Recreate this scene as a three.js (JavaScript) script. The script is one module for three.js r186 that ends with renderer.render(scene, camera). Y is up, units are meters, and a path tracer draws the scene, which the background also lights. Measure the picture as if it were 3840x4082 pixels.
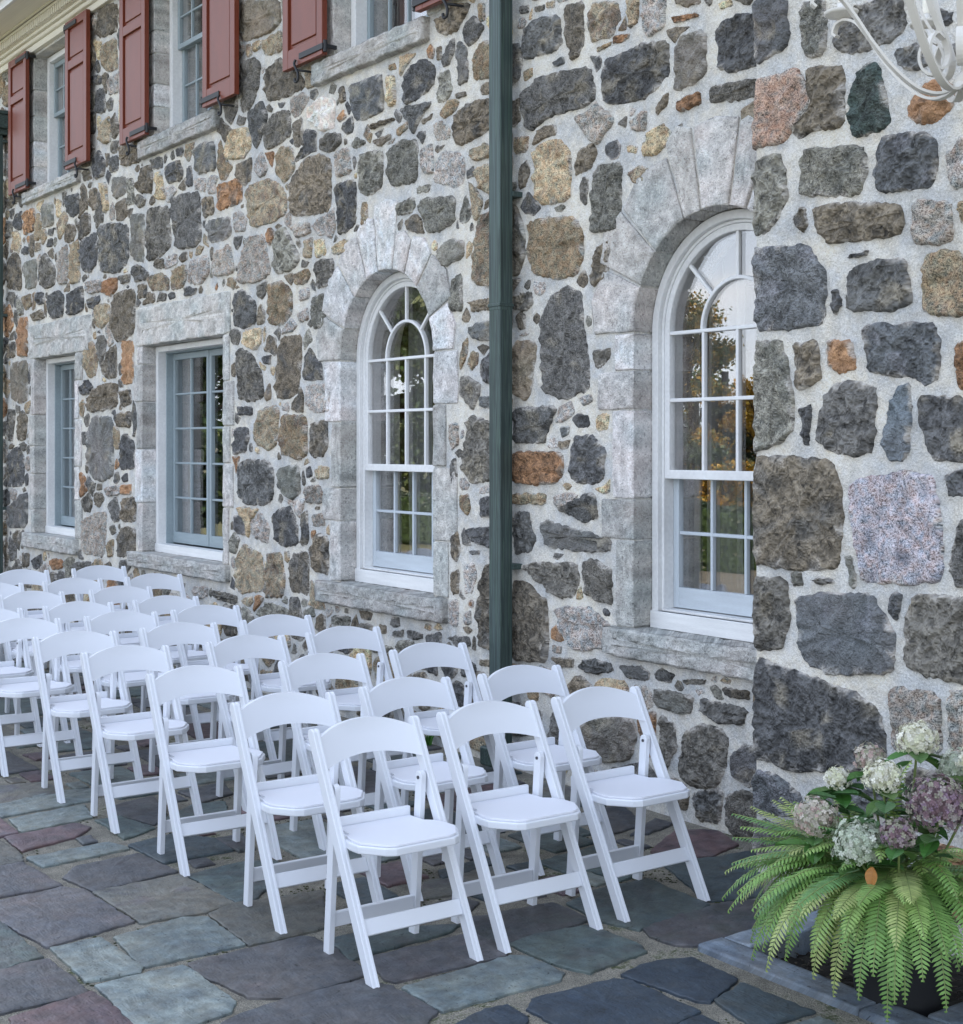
import * as THREE from 'three';
import { RoundedBoxGeometry } from 'three/addons/geometries/RoundedBoxGeometry.js';
import { mergeGeometries } from 'three/addons/utils/BufferGeometryUtils.js';
import { createNoise3D } from 'simplex-noise';

// ---------------------------------------------------------------- camera, sky, sun, exposure
const scene = new THREE.Scene();
const camera = new THREE.PerspectiveCamera(39.63, 963 / 1024, 0.1, 900);
camera.position.set(0, 1.75, 4.66);
camera.rotation.set(0, THREE.MathUtils.degToRad(54.13), 0);
camera.setViewOffset(963, 1024, 0, 66.4, 963, 1024);          // rising lens: verticals stay upright
const renderer = new THREE.WebGLRenderer();
renderer.toneMapping = THREE.LinearToneMapping;
renderer.toneMappingExposure = 1.86;
renderer.shadowMap.enabled = true;
renderer.shadowMap.type = THREE.PCFSoftShadowMap;

const SUN = new THREE.Vector3(-0.42, 0.70, -0.58).normalize();  // behind the house: the terrace lies in its shade
const sun = new THREE.DirectionalLight(0xffeacb, 4.8);
sun.name = 'sun';
sun.position.copy(SUN).multiplyScalar(60).add(new THREE.Vector3(-8, 0, 6));
sun.target.position.set(-8, 0, 6);
sun.castShadow = true;
sun.shadow.mapSize.set(4096, 4096);
Object.assign(sun.shadow.camera, { left: -60, right: 60, top: 60, bottom: -60, near: 1, far: 160 });
scene.add(sun, sun.target);

// ---------------------------------------------------------------- random numbers and noise
function rng(seed) { let a = seed >>> 0; return () => { a = (a + 0x6d2b79f5) | 0; let t = Math.imul(a ^ (a >>> 15), 1 | a); t = (t + Math.imul(t ^ (t >>> 7), 61 | t)) ^ t; return ((t ^ (t >>> 14)) >>> 0) / 4294967296; }; }
const n3 = createNoise3D(rng(7));
const fbm = (x, y, z, o = 3) => { let s = 0, a = 0.5, f = 1; for (let i = 0; i < o; i++) { s += a * n3(x * f, y * f, z * f); a *= 0.5; f *= 2.03; } return s; };
const clamp = (v, a = 0, b = 1) => Math.min(b, Math.max(a, v));
const mix = (a, b, t) => a + (b - a) * t;
const smooth = (a, b, v) => { const t = clamp((v - a) / (b - a)); return t * t * (3 - 2 * t); };
const lin = (v) => { v /= 255; return v <= 0.04045 ? v / 12.92 : ((v + 0.055) / 1.055) ** 2.4; };
const S = (r, g, b) => [lin(r), lin(g), lin(b)];

// sky: pale hazy air near the horizon, blue overhead, thin drifting cloud
{
  const w = 1024, h = 512, data = new Float32Array(w * h * 4), d = new THREE.Vector3();
  for (let j = 0; j < h; j++) for (let i = 0; i < w; i++) {
    const phi = ((i + 0.5) / w - 0.5) * 2 * Math.PI, el = ((j + 0.5) / h - 0.5) * Math.PI;
    d.set(Math.cos(el) * Math.cos(phi), Math.sin(el), Math.cos(el) * Math.sin(phi));
    const up = Math.max(0, d.y), t = Math.pow(1 - up, 2.6), g = Math.pow(Math.max(0, d.dot(SUN)), 6);
    let r = mix(0.44, 1.42, t), gg = mix(0.60, 1.53, t), b = mix(0.92, 1.66, t);
    const k = 1 / (0.25 + up), c = smooth(-0.12, 0.55, fbm(d.x * k * 1.3, d.z * k * 2.1, 3.1, 5)) * 0.75 * smooth(0.0, 0.12, d.y);
    r = mix(r, 1.5, c); gg = mix(gg, 1.5, c); b = mix(b, 1.53, c);
    r += 1.1 * g; gg += 1.0 * g; b += 0.85 * g;
    const o = (j * w + i) * 4; data[o] = r; data[o + 1] = gg; data[o + 2] = b; data[o + 3] = 1;
  }
  const sky = new THREE.DataTexture(data, w, h, THREE.RGBAFormat, THREE.FloatType);
  sky.mapping = THREE.EquirectangularReflectionMapping; sky.magFilter = THREE.LinearFilter; sky.minFilter = THREE.LinearFilter; sky.needsUpdate = true;
  scene.background = sky; scene.environment = sky;
}

// ---------------------------------------------------------------- textures (colour, grain and fine relief only)
function tileNoise(size, cells, seed) {                        // smooth value noise that repeats
  const r = rng(seed), g = new Float32Array(cells * cells).map(() => r()), out = new Float32Array(size * size);
  for (let y = 0; y < size; y++) for (let x = 0; x < size; x++) {
    const fx = x / size * cells, fy = y / size * cells, x0 = Math.floor(fx), y0 = Math.floor(fy);
    let u = fx - x0, v = fy - y0; u = u * u * (3 - 2 * u); v = v * v * (3 - 2 * v);
    const x1 = (x0 + 1) % cells, y1 = (y0 + 1) % cells, a = x0 % cells, b = y0 % cells;
    out[y * size + x] = mix(mix(g[b * cells + a], g[b * cells + x1], u), mix(g[y1 * cells + a], g[y1 * cells + x1], u), v);
  }
  return out;
}
function tex(size, fn, srgb) {                                 // fn(i, x, y) gives [r, g, b] from 0 to 1 as seen on screen
  const data = new Uint8Array(size * size * 4);
  for (let y = 0; y < size; y++) for (let x = 0; x < size; x++) {
    const i = y * size + x, c = fn(i, x, y), o = i * 4;
    data[o] = clamp(c[0]) * 255; data[o + 1] = clamp(c[1]) * 255; data[o + 2] = clamp(c[2]) * 255; data[o + 3] = 255;
  }
  const t = new THREE.DataTexture(data, size, size);
  t.wrapS = t.wrapT = THREE.RepeatWrapping; t.magFilter = THREE.LinearFilter; t.minFilter = THREE.LinearMipmapLinearFilter; t.generateMipmaps = true;
  if (srgb) t.colorSpace = THREE.SRGBColorSpace;
  t.needsUpdate = true;
  return t;
}
const N = 1024;
const nz = { a: tileNoise(N, 8, 1), b: tileNoise(N, 22, 2), c: tileNoise(N, 60, 3), d: tileNoise(N, 150, 4), e: tileNoise(N, 340, 5), f: tileNoise(N, 500, 6), g: tileNoise(N, 128, 8), h: tileNoise(N, 40, 9) };
const tx = {};
const grey = (v) => [v, v, v];
tx.basalt = tex(N, (i) => { let v = 0.84 + 0.22 * (nz.e[i] - 0.5) + 0.34 * (nz.d[i] - 0.5) + 0.28 * (nz.c[i] - 0.5) + 0.16 * (nz.b[i] - 0.5); if (nz.f[i] > 0.88) v += 0.16; if (nz.g[i] < 0.15) v -= 0.22; if (nz.d[i] > 0.86) v += 0.14; const q = Math.abs(0.7 * nz.a[i] + 0.3 * nz.b[i] - 0.52), q2 = Math.abs(0.6 * nz.h[i] + 0.4 * nz.b[i] - 0.47); if (nz.b[i] > 0.5) v += 0.20 * (1 - smooth(0.002, 0.010, q)); if (nz.a[i] > 0.55) v -= 0.22 * (1 - smooth(0.003, 0.014, q2)); return [v, v * 0.995, v * 0.99]; }, true);
tx.granite = tex(N, (i) => { let v = 0.86 + 0.24 * (nz.d[i] - 0.5) + 0.16 * (nz.b[i] - 0.5) + 0.12 * (nz.a[i] - 0.5); if (nz.e[i] < 0.30) v -= 0.30; if (nz.e[i] > 0.72) v += 0.16; const w = (nz.c[i] - 0.5) * 0.12; return [v + w, v, v - w * 0.6]; }, true);
tx.stoneBump = tex(N, (i) => grey(0.18 * nz.b[i] + 0.16 * nz.h[i] + 0.20 * nz.c[i] + 0.26 * nz.d[i] + 0.20 * nz.e[i]));
tx.mortar = tex(N, (i) => { let v = 0.92 + 0.13 * (nz.e[i] - 0.5) + 0.10 * (nz.d[i] - 0.5) + 0.10 * (nz.b[i] - 0.5) + 0.12 * (nz.a[i] - 0.5); if (nz.f[i] < 0.10) v -= 0.20; const w = 0.06 * (nz.a[i] - 0.45) + 0.03 * (nz.h[i] - 0.5); return [v + w * 0.6, v, v - w]; }, true);
tx.mortarBump = tex(N, (i) => grey(0.34 * nz.b[i] + 0.26 * nz.c[i] + 0.22 * nz.d[i] + 0.18 * nz.e[i]));
tx.lime = tex(N, (i) => { let v = 0.91 + 0.14 * (nz.c[i] - 0.5) + 0.08 * (nz.b[i] - 0.5) + 0.06 * (nz.a[i] - 0.5) + 0.14 * (nz.e[i] - 0.5) + 0.10 * (nz.d[i] - 0.5); if (nz.d[i] > 0.83) v += 0.10; if (nz.g[i] < 0.16) v -= 0.16; const w = 0.05 * (nz.a[i] - 0.5); return [v + w, v, v - w * 0.3]; }, true);
const streak = (() => { const a = tileNoise(N, 16, 31), out = new Float32Array(N * N); for (let y = 0; y < N; y++) for (let x = 0; x < N; x++) { const yy = (y * 3 + Math.floor(nz.a[y * N + x] * 120)) % N, xx = Math.floor(x + nz.b[y * N + x] * 60) % N; out[y * N + x] = 0.6 * a[yy * N + xx] + 0.4 * nz.c[yy * N + xx]; } return out; })();
tx.slate = tex(N, (i) => { let v = 0.88 + 0.07 * (streak[i] - 0.5) + 0.09 * (nz.b[i] - 0.5) + 0.10 * (nz.a[i] - 0.5) + 0.10 * (nz.c[i] - 0.5) + 0.07 * (nz.d[i] - 0.5) + 0.10 * (nz.e[i] - 0.5); if (nz.g[i] < 0.10 && streak[i] < 0.5) v -= 0.34; if (nz.f[i] > 0.93) v += 0.14; const w = 0.04 * (nz.h[i] - 0.5) + 0.05 * (nz.a[i] - 0.5); return [v + w, v, v - w]; }, true);
tx.slateBump = tex(N, (i) => grey(0.45 * streak[i] + 0.25 * nz.b[i] + 0.18 * nz.c[i] + 0.12 * nz.d[i]));
tx.grout = tex(N, (i) => { let v = 0.74 + 0.30 * (nz.f[i] - 0.5) + 0.24 * (nz.e[i] - 0.5) + 0.18 * (nz.b[i] - 0.5) + 0.16 * (nz.a[i] - 0.5); const m = smooth(0.62, 0.85, 0.4 * nz.a[i] + 0.25 * nz.b[i] + 0.15 * nz.h[i] + 0.2 * nz.d[i]); return [mix(v, v * 0.50, m), mix(v * 0.99, v * 0.55, m), mix(v * 0.96, v * 0.40, m)]; }, true);
tx.paint = tex(256, (i, x, y) => grey(0.95 + 0.06 * (nz.b[y * N + x] - 0.5) + 0.05 * (nz.e[y * N + x] - 0.5)), true);
const tileCol = Array.from({ length: 512 }, (_, x) => nz.c[x]);
tx.patina = tex(512, (i, x, y) => { const k = y * N + x, v = 0.82 + 0.24 * (nz.b[k] - 0.5) + 0.14 * (nz.d[k] - 0.5) + 0.12 * (tileCol[x] - 0.5), m = smooth(0.55, 0.8, nz.h[k]); return [v * mix(1, 1.18, m), v * mix(1, 1.22, m), v * mix(1, 1.15, m)]; }, true);


// ---------------------------------------------------------------- materials
const std = (o) => new THREE.MeshStandardMaterial({ roughness: 0.8, metalness: 0, ...o });
const wide = (t, k) => { const c = t.clone(); c.repeat.set(k, k); c.needsUpdate = true; return c; };
const M = {
  basalt: std({ vertexColors: true, map: tx.basalt, bumpMap: tx.stoneBump, bumpScale: 0.020, roughness: 0.82 }),
  basaltCoarse: std({ vertexColors: true, map: wide(tx.basalt, 0.47), bumpMap: wide(tx.stoneBump, 0.47), bumpScale: 0.034, roughness: 0.86 }),
  basaltFine: std({ vertexColors: true, map: tx.lime, bumpMap: wide(tx.stoneBump, 0.7), bumpScale: 0.020, roughness: 0.78 }),
  granite: std({ vertexColors: true, map: tx.granite, bumpMap: tx.stoneBump, bumpScale: 0.013, roughness: 0.85 }),
  lime: std({ vertexColors: true, map: tx.lime, bumpMap: tx.stoneBump, bumpScale: 0.010, roughness: 0.9 }),
  mortar: std({ color: new THREE.Color().setRGB(...S(214, 211, 204)), map: tx.mortar, bumpMap: tx.mortarBump, bumpScale: 0.009, roughness: 0.95 }),
  slate: std({ vertexColors: true, map: tx.slate, bumpMap: tx.slateBump, bumpScale: 0.005, roughness: 0.55 }),
  grout: std({ color: new THREE.Color().setRGB(...S(170, 166, 156)), map: tx.grout, bumpMap: tx.grout, bumpScale: 0.006, roughness: 0.97 }),
  kerb: std({ vertexColors: true, map: tx.slate, bumpMap: tx.slateBump, bumpScale: 0.003, roughness: 0.75 }),
  white: std({ color: new THREE.Color().setRGB(0.80, 0.80, 0.79), map: tx.paint, roughness: 0.5 }),
  cream: std({ color: new THREE.Color().setRGB(0.84, 0.80, 0.69), map: tx.paint, roughness: 0.55 }),
  sashBlue: std({ color: new THREE.Color().setRGB(...S(150, 163, 168)), map: tx.paint, roughness: 0.45 }),
  sashPale: std({ color: new THREE.Color().setRGB(...S(196, 204, 210)), map: tx.paint, roughness: 0.45 }),
  shutter: std({ color: new THREE.Color().setRGB(...S(120, 56, 36)), map: tx.paint, roughness: 0.42 }),
  iron: std({ color: new THREE.Color().setRGB(0.02, 0.021, 0.023), roughness: 0.5, metalness: 0.3 }),
  patina: std({ color: new THREE.Color().setRGB(...S(76, 92, 90)), map: tx.patina, roughness: 0.5, metalness: 0.25 }),
  resin: std({ color: new THREE.Color().setRGB(0.69, 0.71, 0.75), roughness: 0.38 }),
  pad: std({ color: new THREE.Color().setRGB(0.70, 0.71, 0.76), roughness: 0.55, bumpMap: tx.mortarBump, bumpScale: 0.0006 }),
  bolt: std({ color: new THREE.Color().setRGB(0.10, 0.10, 0.11), roughness: 0.4, metalness: 0.8 }),
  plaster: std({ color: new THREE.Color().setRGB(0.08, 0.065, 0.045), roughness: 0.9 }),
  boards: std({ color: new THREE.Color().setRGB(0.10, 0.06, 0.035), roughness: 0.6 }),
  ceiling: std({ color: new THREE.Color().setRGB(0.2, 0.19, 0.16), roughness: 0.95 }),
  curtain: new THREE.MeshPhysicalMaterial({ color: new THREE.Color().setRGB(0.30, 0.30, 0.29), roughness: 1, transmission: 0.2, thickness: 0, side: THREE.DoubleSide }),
  glass: new THREE.MeshPhysicalMaterial({ color: 0xffffff, roughness: 0.0, transmission: 1, thickness: 0, ior: 2.2 }),
  roof: std({ color: new THREE.Color().setRGB(0.10, 0.095, 0.09), roughness: 0.85, map: tx.basalt }),
  creamIron: std({ color: new THREE.Color().setRGB(0.74, 0.71, 0.65), map: tx.paint, roughness: 0.5 }),
  pot: std({ color: new THREE.Color().setRGB(0.007, 0.008, 0.010), roughness: 0.7 }),
  soil: std({ vertexColors: true, roughness: 1 }),
  leaf: new THREE.MeshPhysicalMaterial({ vertexColors: true, roughness: 0.55, transmission: 0.25, thickness: 0, side: THREE.DoubleSide }),
  petal: new THREE.MeshPhysicalMaterial({ vertexColors: true, roughness: 0.8, transmission: 0.25, thickness: 0, side: THREE.DoubleSide }),
  bark: std({ color: new THREE.Color().setRGB(0.09, 0.07, 0.05), roughness: 0.95, map: tx.basalt }),
  stem: std({ color: new THREE.Color().setRGB(0.17, 0.22, 0.07), roughness: 0.7 }),
  moss: std({ vertexColors: true, roughness: 1 }),
};

// ---------------------------------------------------------------- helpers
const taken = new Map();
function numbered(name) { const n = taken.get(name) ?? 0; taken.set(name, n + 1); return n ? `${name}_${String(n).padStart(3, '0')}` : name; }
function shade(o) { o.traverse((c) => { if (c.isMesh) { c.castShadow = true; c.receiveShadow = true; } }); return o; }
function mesh(name, geometry, material, parent) { const m = new THREE.Mesh(geometry, material); m.name = name; m.castShadow = m.receiveShadow = true; parent.add(m); return m; }
function group(name, parent) { const g = new THREE.Group(); g.name = name; parent.add(g); return g; }
function thing(name, label, category, pos = [0, 0, 0], grp) { const g = group(numbered(name), scene); g.position.set(...pos); g.userData = { label, category }; if (grp) g.userData.group = grp; return g; }
const box = (x0, x1, y0, y1, z0, z1) => { const g = new THREE.BoxGeometry(x1 - x0, y1 - y0, z1 - z0); g.translate((x0 + x1) / 2, (y0 + y1) / 2, (z0 + z1) / 2); return g; };
const rbox = (x0, x1, y0, y1, z0, z1, r = 0.003) => { const g = new RoundedBoxGeometry(x1 - x0, y1 - y0, z1 - z0, 2, Math.min(r, (x1 - x0) * 0.45, (y1 - y0) * 0.45, (z1 - z0) * 0.45)); g.translate((x0 + x1) / 2, (y0 + y1) / 2, (z0 + z1) / 2); return g; };
const merge = (list) => mergeGeometries(list.map((g) => { const h = g.index ? g.toNonIndexed() : g; for (const k of Object.keys(h.attributes)) if (!['position', 'normal', 'uv', 'color'].includes(k)) h.deleteAttribute(k); return h; }));
const tube = (pts, r, n = 24, m = 7) => new THREE.TubeGeometry(new THREE.CatmullRomCurve3(pts.map((p) => new THREE.Vector3(...p))), n, r, m);

// stone kinds: colours as they look, the second one comes in patches
const KIND = {
  d: { c: [[104, 104, 102], [114, 112, 108], [95, 95, 95], [119, 115, 107]], p: [140, 132, 116], m: 'basalt' },
  e: { c: [[100, 103, 105], [109, 111, 112]], p: [130, 130, 134], m: 'basalt' },
  b: { c: [[129, 119, 103], [119, 111, 98], [138, 126, 108]], p: [102, 100, 96], m: 'basalt' },
  n: { c: [[168, 151, 124], [159, 141, 114], [174, 159, 134]], p: [128, 112, 98], m: 'granite' },
  o: { c: [[172, 133, 98], [162, 123, 90]], p: [126, 110, 96], m: 'basalt' },
  q: { c: [[178, 150, 132]], p: [160, 122, 98], m: 'granite' },
  y: { c: [[214, 193, 156], [205, 185, 152]], p: [184, 160, 130], m: 'granite' },
  g: { c: [[142, 139, 127], [132, 130, 120], [150, 147, 135]], p: [112, 112, 104], m: 'basalt' },
  G: { c: [[74, 88, 83]], p: [88, 96, 90], m: 'basalt' },
  h: { c: [[122, 129, 134]], p: [146, 152, 156], m: 'basalt' },
  p: { c: [[186, 178, 170], [174, 165, 154], [194, 187, 180]], p: [160, 150, 140], m: 'granite' },
  r: { c: [[188, 180, 184]], p: [112, 112, 120], m: 'granite' },
  w: { c: [[222, 208, 196]], p: [206, 182, 168], m: 'lime' },
  l: { c: [[212, 207, 202], [203, 199, 194], [215, 211, 208]], p: [194, 189, 183], m: 'lime' },
  s: { c: [[186, 184, 178], [178, 176, 171]], p: [162, 161, 155], m: 'lime' },
  // flagstones
  P: { c: [[106, 105, 108], [100, 100, 102]], p: [110, 104, 106], m: 'slate' },
  T: { c: [[117, 116, 108], [110, 109, 101]], p: [104, 100, 102], m: 'slate' },
  L: { c: [[137, 146, 142], [130, 140, 137]], p: [114, 123, 123], m: 'slate' },
  V: { c: [[100, 114, 112], [94, 107, 106]], p: [92, 98, 98], m: 'slate' },
  R: { c: [[113, 93, 96]], p: [104, 93, 97], m: 'slate' },
  B: { c: [[80, 93, 97], [75, 87, 92]], p: [82, 87, 86], m: 'slate' },
  C: { c: [[66, 80, 94], [62, 75, 88]], p: [74, 83, 92], m: 'slate' },
  S: { c: [[96, 95, 99], [89, 90, 93]], p: [84, 90, 90], m: 'slate' },
};
const LAP = S(205, 199, 190);
const grow = (P, d) => { const mx = P.reduce((a, p) => a + p[0], 0) / P.length, my = P.reduce((a, p) => a + p[1], 0) / P.length; return P.map(([x, y]) => { const q = Math.hypot(x - mx, y - my); return [x + (x - mx) / q * d, y + (y - my) / q * d]; }); };
function outline(poly, step, jag, seed, cut = 0.2) {            // corners eased, edges made uneven
  let a = 0; poly.forEach((p, i) => { const q = poly[(i + 1) % poly.length]; a += p[0] * q[1] - q[0] * p[1]; });
  let p = a < 0 ? poly.slice().reverse() : poly;
  if (cut) { const q = []; p.forEach((u, i) => { const v = p[(i + 1) % p.length]; q.push([mix(u[0], v[0], cut), mix(u[1], v[1], cut)], [mix(u[0], v[0], 1 - cut), mix(u[1], v[1], 1 - cut)]); }); p = q; }
  const out = [];
  p.forEach((u, i) => { const v = p[(i + 1) % p.length], L = Math.hypot(v[0] - u[0], v[1] - u[1]), n = Math.max(1, Math.round(L / step)); for (let k = 0; k < n; k++) { const t = k / n, x = mix(u[0], v[0], t), y = mix(u[1], v[1], t), nx = (v[1] - u[1]) / (L || 1), ny = -(v[0] - u[0]) / (L || 1), j = jag * (n3(x * 12, y * 12, seed) + 0.85 * n3(x * 40, y * 40, seed + 5) + 0.5 * n3(x * 95, y * 95, seed + 9)); out.push([x + nx * j, y + ny * j]); } });
  return out;
}
function stoneGeometry(poly, kind, seed, o = {}) {
  const K = KIND[kind], r = rng(seed * 977 + 13);
  let cx = 0, cy = 0; poly.forEach((p) => { cx += p[0] / poly.length; cy += p[1] / poly.length; });
  let size = 0; poly.forEach((p) => { size += Math.hypot(p[0] - cx, p[1] - cy) / poly.length; });
  const step = o.step ?? clamp(size / 9, 0.008, 0.018), jag = o.jag ?? Math.min(0.0065, size * 0.06);
  const ring = outline(poly, step, jag, seed * 3.7, o.cut ?? 0.12), n = ring.length;
  const proud = o.proud ?? mix(0.005, 0.018, r()) * Math.min(1, size / 0.09), rough = o.rough ?? Math.min(0.019, size * 0.13), back = o.back ?? -0.03;
  const tiltX = (r() - 0.5) * (o.tilt ?? 0.10), tiltY = (r() - 0.5) * (o.tilt ?? 0.10);
  const e1 = clamp(1 - (o.ease ?? 0.0045) / size, 0.6, 0.985), e2 = clamp(1 - 3.4 * (o.ease ?? 0.0045) / size, 0.4, 0.95);
  const rows = [[1, back], [1, o.lip ?? -0.001], [e1, 0.6], [e2, 1], [e2 * 0.80, 1], [e2 * 0.60, 1], [e2 * 0.40, 1], [e2 * 0.2, 1]];
  const bx = poly.map((p) => p[0]), by = poly.map((p) => p[1]), hw = (Math.max(...bx) - Math.min(...bx)) / 2, hh = (Math.max(...by) - Math.min(...by)) / 2, ax = Math.max(0, hw - hh), ay = Math.max(0, hh - hw);   // long stones shrink towards a line, not a point
  const pos = [], uv = [], col = [], idx = [], ou = r() * 7, ov = r() * 7;
  const c0 = K.c[Math.floor(r() * K.c.length)], c1 = K.p, vary = (K.m === 'slate' ? 0.86 : 1.15) * mix(0.84, 1.16, r()), pt = mix(-0.05, 0.35, r());
  const put = (x, y, s, h) => {
    const qx = cx + clamp(x - cx, -ax, ax), qy = cy + clamp(y - cy, -ay, ay), X = qx + (x - qx) * s, Y = qy + (y - qy) * s; let z = h;
    if (s < 1) z = Math.max(0.0022, proud * (h <= 1 ? h : 1) + (h >= 0.6 ? (rough * (1.6 * (0.45 - 1.5 * Math.abs(fbm(X * 5, Y * 5, seed * 1.31, 2))) + 1.1 * fbm(X * 16, Y * 16, seed * 0.7, 3)) + tiltX * (X - cx) * 0.5 + tiltY * (Y - cy) * 0.5) * (h < 1 ? 0.55 : 1) : 0));
    pos.push(X, Y, z); uv.push(X + ou + (h === back && s === 1 ? -back : 0), Y + ov);
    const m = smooth(pt, pt + 0.35, fbm(X * 5.2, Y * 5.2, seed * 2.17 + 40, 3)) * 0.8, k = vary * (1 + 0.26 * n3(X * 13, Y * 13, seed) + 0.12 * n3(X * 40, Y * 40, seed));
    const sm = o.clean || s < e2 - 1e-6 ? 0 : (s < e1 - 1e-6 ? smooth(0.30, 0.5, n3(X * 9, Y * 9, seed + 70)) * 0.55 : smooth(-0.05, 0.35, n3(X * 9, Y * 9, seed + 70)) * 0.8);   // mortar lapped over the edge
    for (let i = 0; i < 3; i++) col.push(clamp(mix(lin(mix(c0[i], c1[i], m)) * k, LAP[i], sm), 0.005, 0.85));
  };
  for (const [s, h] of rows) for (const p of ring) put(p[0], p[1], s, h);
  put(cx, cy, 0.0, 1);
  for (let k = 0; k + 1 < rows.length; k++) for (let i = 0; i < n; i++) { const a = k * n + i, b = k * n + (i + 1) % n; idx.push(a, b, b + n, a, b + n, a + n); }
  const L = (rows.length - 1) * n; for (let i = 0; i < n; i++) idx.push(L + i, L + (i + 1) % n, L + n);
  const g = new THREE.BufferGeometry();
  g.setAttribute('position', new THREE.Float32BufferAttribute(pos, 3)); g.setAttribute('uv', new THREE.Float32BufferAttribute(uv, 2)); g.setAttribute('color', new THREE.Float32BufferAttribute(col, 3));
  g.setIndex(idx); g.computeVertexNormals();
  return g;
}
const pairs = (row) => { const out = []; for (let i = 1; i < row.length; i += 2) out.push([row[i], row[i + 1]]); return out; };
const inside = (x, y, P) => { let c = false; for (let i = 0, j = P.length - 1; i < P.length; j = i++) if ((P[i][1] > y) !== (P[j][1] > y) && x < (P[j][0] - P[i][0]) * (y - P[i][1]) / (P[j][1] - P[i][1]) + P[i][0]) c = !c; return c; };
class Blockers {                                               // outlines that later stones must keep clear of
  constructor() { this.list = []; }
  add(P) { const xs = P.map((p) => p[0]), ys = P.map((p) => p[1]); const e = []; P.forEach((p, i) => { const q = P[(i + 1) % P.length], n = Math.max(1, Math.ceil(Math.hypot(q[0] - p[0], q[1] - p[1]) / 0.03)); for (let k = 0; k < n; k++) e.push([mix(p[0], q[0], k / n), mix(p[1], q[1], k / n)]); }); this.list.push({ P, e, b: [Math.min(...xs), Math.max(...xs), Math.min(...ys), Math.max(...ys)] }); }
  free(P, gap) {                                               // P convex
    const xs = P.map((p) => p[0]), ys = P.map((p) => p[1]), b = [Math.min(...xs) - gap, Math.max(...xs) + gap, Math.min(...ys) - gap, Math.max(...ys) + gap];
    const cx = (b[0] + b[1]) / 2, cy = (b[2] + b[3]) / 2, big = P.map(([x, y]) => { const d = Math.hypot(x - cx, y - cy); return [x + (x - cx) / d * gap, y + (y - cy) / d * gap]; });
    for (const q of this.list) {
      if (q.b[0] > b[1] || q.b[1] < b[0] || q.b[2] > b[3] || q.b[3] < b[2]) continue;
      for (const [x, y] of big) if (inside(x, y, q.P)) return false;
      if (inside(cx, cy, q.P)) return false;
      for (const [x, y] of q.e) if (inside(x, y, big)) return false;
    }
    return true;
  }
}
function blob(r, x, y, rx, ry, k) { const out = [], t0 = r() * 6.28; for (let i = 0; i < k; i++) { const t = t0 + (i + (r() - 0.5) * 0.75) / k * 2 * Math.PI, q = mix(0.74, 1.12, r()); out.push([x + Math.cos(t) * rx * q, y + Math.sin(t) * ry * q]); } return out; }
const KINDS = (q) => (q < 0.30 ? 'd' : q < 0.50 ? 'b' : q < 0.68 ? 'n' : q < 0.83 ? 'p' : q < 0.90 ? 'g' : q < 0.94 ? 'o' : 'y');
function pack(block, [x0, x1, y0, y1], tiers, seed) {           // rubble: each stone grows until it nearly meets its neighbours
  const r = rng(seed), cell = 0.006, W = Math.ceil((x1 - x0) / cell), H = Math.ceil((y1 - y0) / cell), grid = new Uint8Array(W * H), out = [];
  const mark = (P) => { const xs = P.map((p) => p[0]), ys = P.map((p) => p[1]); for (let j = Math.max(0, Math.floor((Math.min(...ys) - y0) / cell)); j <= Math.min(H - 1, Math.ceil((Math.max(...ys) - y0) / cell)); j++) for (let i = Math.max(0, Math.floor((Math.min(...xs) - x0) / cell)); i <= Math.min(W - 1, Math.ceil((Math.max(...xs) - x0) / cell)); i++) if (!grid[j * W + i] && inside(x0 + (i + 0.5) * cell, y0 + (j + 0.5) * cell, P)) grid[j * W + i] = 1; };
  const full = (x, y) => { const i = Math.floor((x - x0) / cell), j = Math.floor((y - y0) / cell); return i < 0 || j < 0 || i >= W || j >= H || grid[j * W + i]; };
  const near = (x, y, g) => { if (full(x, y)) return true; for (let k = 0; k < 8; k++) if (full(x + Math.cos(k * Math.PI / 4) * g, y + Math.sin(k * Math.PI / 4) * g)) return true; return false; };
  for (const q of block.list) mark(q.P);
  for (const [rmin, rmax, tries, gap] of tiers) for (let i = 0; i < tries; i++) {
    const x = mix(x0, x1, r()), y = mix(y0, y1, r()); if (near(x, y, rmin) || near(x, y, rmin * 0.5)) continue;
    const k = 6 + Math.floor(r() * 3), t0 = r() * 6.28, P = [], lim = rmax * mix(0.7, 1.15, r()), fl = mix(0.75, 1.5, r());
    for (let a = 0; a < k; a++) { const t = t0 + (a + (r() - 0.5) * 0.55) / k * 2 * Math.PI, dx = Math.cos(t) * Math.sqrt(fl), dy = Math.sin(t) / Math.sqrt(fl), m = lim * mix(0.78, 1.1, r()); let d = rmin * 0.8; while (d < m && !near(x + dx * (d + 0.006), y + dy * (d + 0.006), gap)) d += 0.006; P.push([x + dx * d, y + dy * d]); }
    let s = 0; P.forEach((p) => { s += Math.hypot(p[0] - x, p[1] - y) / k; });
    mark(P); block.add(P); out.push([KINDS(r()), P, s]);
  }
  return out;
}
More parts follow.
